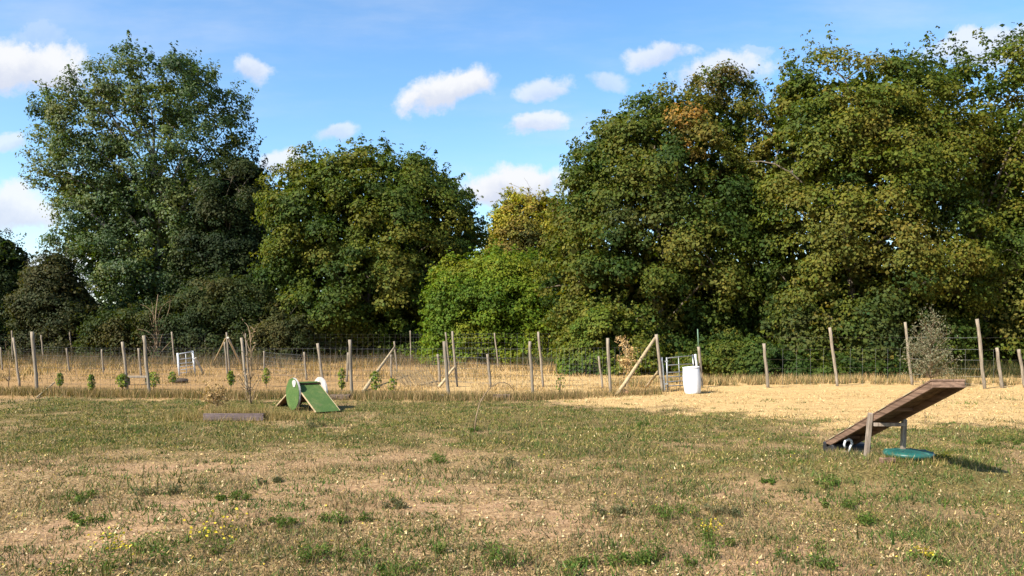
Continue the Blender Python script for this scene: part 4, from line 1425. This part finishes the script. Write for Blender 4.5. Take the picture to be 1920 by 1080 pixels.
# green cover
x, y = scatter(620000, 4.4, 24, rng)
gr, st, ba, lf = zones(x, y)
cl = fbm(x * 3.5, y * 3.0, o=3, seed=61)
cl2 = fbm(x * 9, y * 9, o=2, seed=62)
keep = rng.random(len(x)) < gr * sst(.36, .62, cl * .6 + cl2 * .4) * 1.25 * (1 - ba * .8)
x, y, gr = x[keep], y[keep], gr[keep]
n_ = len(x)
h = rng.uniform(.010, .040, n_) * (.7 + .8 * gr)
V, Q = upright(x, y, h, rng.uniform(.002, .0045, n_) + .00030 * y, rng, 1.3)
cover('low_weeds', 'low green weeds and grass covering the field', 'grass', V, Q,
      pick([(.034, .066, .010), (.065, .092, .014), (.13, .13, .025), (.22, .175, .05), (.32, .24, .09), (.12, .125, .045)], n_, rng))
# small dark green weed clumps all over the field
cx_, cy_ = scatter(5600, 4.6, 22, rng)
gr, st, ba, lf = zones(cx_, cy_)
k = rng.random(len(cx_)) < (.25 + 1.0 * gr) * (1 - .6 * st)
cx_, cy_ = cx_[k], cy_[k]
per = 26
cr0 = np.exp(rng.normal(size=len(cx_)) * .45) * .06
x = np.repeat(cx_, per) + rng.normal(size=len(cx_) * per) * np.repeat(cr0, per) * 1.4
y = np.repeat(cy_, per) + rng.normal(size=len(cx_) * per) * np.repeat(cr0, per)
n_ = len(x)
V, Q = upright(x, y, np.repeat(cr0, per) * rng.uniform(.25, .95, n_), rng.uniform(.003, .0065, n_) + .00025 * y, rng, 1.3)
cover('small_weeds', 'small dark green weeds dotted over the whole field', 'weeds', V, Q, np.repeat(pick([(.03, .062, .010), (.05, .085, .014), (.08, .10, .03), (.11, .11, .045)], len(cx_), rng), per, axis=0) * rng.uniform(.7, 1.4, (n_, 1)))
# wiry brown and grey stems in loose clumps
x, y = scatter(115000, 4.4, 24, rng)
cl = fbm(x * 1.3, y * 1.3, o=3, seed=71)
gr, st, ba, lf = zones(x, y)
keep = rng.random(len(x)) < sst(.46, .68, cl) * (1 - st * .8)
x, y = x[keep], y[keep]
n_ = len(x)
V, Q = upright(x, y, rng.uniform(.03, .12, n_), rng.uniform(.0012, .0028, n_) + .00014 * y, rng, 1.1)
cover('wiry_stems', 'thin brown wiry weed stems standing in the field', 'grass', V, Q, pick([(.12, .08, .045), (.20, .14, .075), (.07, .06, .035), (.30, .21, .11), (.055, .07, .025)], n_, rng))
# little yellow flowers
x, y = scatter(1500, 4.6, 20, rng)
keep = fbm(x * .8, y * .8, o=2, seed=81) > .50
x, y = x[keep], y[keep]
n_ = len(x)
pos = np.stack([x, y, gz(x, y) + rng.uniform(.03, .09, n_)], 1)
ll = rng.uniform(.012, .024, n_)
V, Q = leaf_geo(pos, rng.normal(size=(n_, 3)) * .5 + np.array([0, -.3, 1]), ll, ll * .8, rng)
cover('yellow_flowers', 'tiny yellow flowers dotted over the field', 'flowers', V, Q, pick([(.60, .45, .05), (.55, .48, .18)], n_, rng))


def cane_grass(name, label, X, Y, hmin, hmax, pal, wd, lean=.6):
    n = len(X)
    hh = rng.uniform(hmin, hmax, n)
    V, Q = upright(X, Y, hh, np.full(n, wd) * rng.uniform(.6, 1.4, n), rng, lean)
    cover(name, label, 'grass', V, Q, pick(pal, n, rng))


# grass line along the foot of the near fence
t = rng.random(26000)
X = -16 + t * 20.5
Y = np.interp(X, [-16, -14.5, -11.1, -7.5, -4.6, -1.8, .6, 3.0, 4.5], [22.6, 22.9, 22.3, 21.6, 21.6, 21.2, 21.3, 22.6, 23.4]) + rng.normal(size=len(X)) * .35
k = rng.random(len(X)) < np.where(X > 2.0, .35, 1)
cane_grass('fence_foot_grass', 'rough brown grass growing along the foot of the near fence', X[k], Y[k], .06, .30, [(.15, .10, .045), (.24, .16, .075), (.10, .08, .03), (.07, .08, .02), (.30, .21, .10)], .007)
# weeds in and round the planter
n_ = 5200
X = pl.x + rng.normal(size=n_) * .75
Y = pl.y + rng.uniform(-.25, .75, n_)
k = (np.abs(X - pl.x) < 1.6) & ((Y > pl.y + .04) | (rng.random(n_) < .25))
hf = np.where((Y > pl.y) & (Y < pl.y + .5), .24, .12)
V, Q = upright(X[k], Y[k], hf[k] * rng.uniform(.4, 1.2, k.sum()) + .03, .0045 * rng.uniform(.6, 1.4, k.sum()), rng, .8)
V[:, 2] += np.repeat(np.where((Y[k] > pl.y) & (Y[k] < pl.y + .4) & (np.abs(X[k] - pl.x) < .6), .06, 0), 3)
cover('planter_weeds', 'dry yellowish weeds growing in and around the plank planter', 'weeds', V, Q, pick([(.26, .18, .08), (.34, .25, .11), (.12, .11, .035), (.20, .16, .06)], int(k.sum()), rng))
# rough weeds round the brown ramp and the tray
n_ = 5200
X = rng.uniform(4.3, 6.0, n_)
Y = rng.uniform(9.15, 11.0, n_)
k = (np.hypot(X - gp_.x, Y - gp_.y) > .27) & (fbm(X * 3, Y * 3, o=2, seed=141) > .45)
k &= ((Y < gp_.y + .1) & (Y > gp_.y - .42) & (X > gp_.x - .5)) | (Y > 10.25)
V, Q = upright(X[k], Y[k], rng.uniform(.03, .13, k.sum()), rng.uniform(.002, .005, k.sum()), rng, 1.0)
cover('ramp_foot_weeds', 'yellowish weeds growing round the tray and the feet of the brown ramp', 'weeds', V, Q, pick([(.22, .17, .06), (.10, .12, .02), (.05, .08, .014), (.34, .25, .11)], int(k.sum()), rng))
# brown grass beyond the near fence on the left and middle
x, y = scatter(150000, 23, 56, rng, .72, 1)
dens = sst(.38, .66, fbm(x * .55, y * .35, o=3, seed=91))
path = np.exp(-((y - 28.5 - .1 * x) / 2.2) ** 2)
keep = (x < 6.5) & (rng.random(len(x)) < (.08 + .85 * dens) * (1 - .85 * path))
x, y = x[keep], y[keep]
hs_ = .09 + .34 * sst(.45, .75, fbm(x * .8, y * .5, o=2, seed=92)) * sst(26, 40, y)
n_ = len(x)
V, Q = upright(x, y, hs_ * rng.uniform(.6, 1.3, n_), .004 + .00022 * y * rng.uniform(.7, 1.3, n_), rng, .8)
cover('brown_meadow_grass', 'dry brown meadow grass between the fences', 'grass', V, Q, pick([(.36, .23, .095), (.48, .33, .15), (.24, .15, .06), (.12, .10, .035), (.40, .27, .13), (.07, .06, .03)], n_, rng))
X = rng.uniform(-40, 2, 36000)
Y = np.interp(X, [-40, -14, -6, 2], [38, 42, 40, 36]) + rng.random(len(X)) ** .7 * 16
k = rng.random(len(X)) < sst(.34, .6, fbm(X * .5, Y * .4, o=3, seed=131)) * np.interp(X, [-20, -12, -4, 2], [1, 1, .45, .2])
V, Q = upright(X[k], Y[k], rng.uniform(.2, .85, k.sum()), rng.uniform(.006, .014, k.sum()), rng, 1.2)
cover('bramble_thicket', 'brown and grey bramble tangle below the hedge on the left', 'brambles', V, Q, pick([(.12, .085, .05), (.18, .13, .08), (.06, .055, .03), (.22, .15, .08), (.04, .05, .02)], int(k.sum()), rng))
# thin ground straw on the golden strip
x, y = scatter(90000, 14, 31, rng, .8, 1)
gr, st, ba, lf = zones(x, y)
keep = (rng.random(len(x)) < st * .8 * sst(.35, .6, fbm(x * 1.1, y * 1.1, o=3, seed=95))) & (x > -1)
x, y = x[keep], y[keep]
n_ = len(x)
V, Q = lying(x, y, rng.uniform(.04, .14, n_), rng.uniform(.004, .009, n_), rng, .006, .25)
cover('straw_litter', 'golden straw scattered over the mown strip', 'straw', V, Q, pick([(.70, .50, .25), (.80, .61, .33), (.48, .30, .13), (.20, .12, .05)], n_, rng))
# golden fringe before the right hand trees
X = rng.uniform(3.5, 24, 60000)
Y = np.interp(X, [3.5, 6, 9, 14, 19, 24], [26.3, 27.5, 27.6, 28.2, 27.0, 26.5]) + np.abs(rng.normal(size=len(X))) * 1.4 - .5 + (fbm(X * .9, X * 0, o=3, seed=97) - .5) * 1.6
cl = fbm(X * 2.2, Y * 2, o=3, seed=98)
k = (rng.random(len(X)) < sst(.46, .66, cl)) & ~((X > 4.6) & (X < 6.6) & (Y < 27.2)) & (X < 17.3 + rng.random(len(X)) * 2)
cane_grass('golden_fringe_grass', 'tall golden dry grass along the foot of the right hand trees', X[k], Y[k], .04, .40, [(.42, .28, .13), (.32, .21, .10), (.50, .36, .18), (.20, .14, .065), (.10, .095, .035), (.06, .08, .02)], .008, .7)
# leaf litter and dark scrub floor under the trees
X = rng.uniform(-40, 28, 30000)
base_d = np.interp(X, [-40, -20, -10, 0, 4, 8, 14, 28], [56, 55, 54, 47, 39, 33.5, 32, 32])
Y = base_d + np.abs(rng.normal(size=len(X))) * 1.2
n_ = len(X)
V, Q = upright(X, Y, rng.uniform(.2, .8, n_), rng.uniform(.015, .03, n_), rng, .9)
cover('undergrowth', 'dark undergrowth at the foot of the tree line', 'undergrowth', V, Q, pick([(.03, .045, .012), (.05, .055, .016), (.12, .09, .035), (.025, .03, .01)], n_, rng))
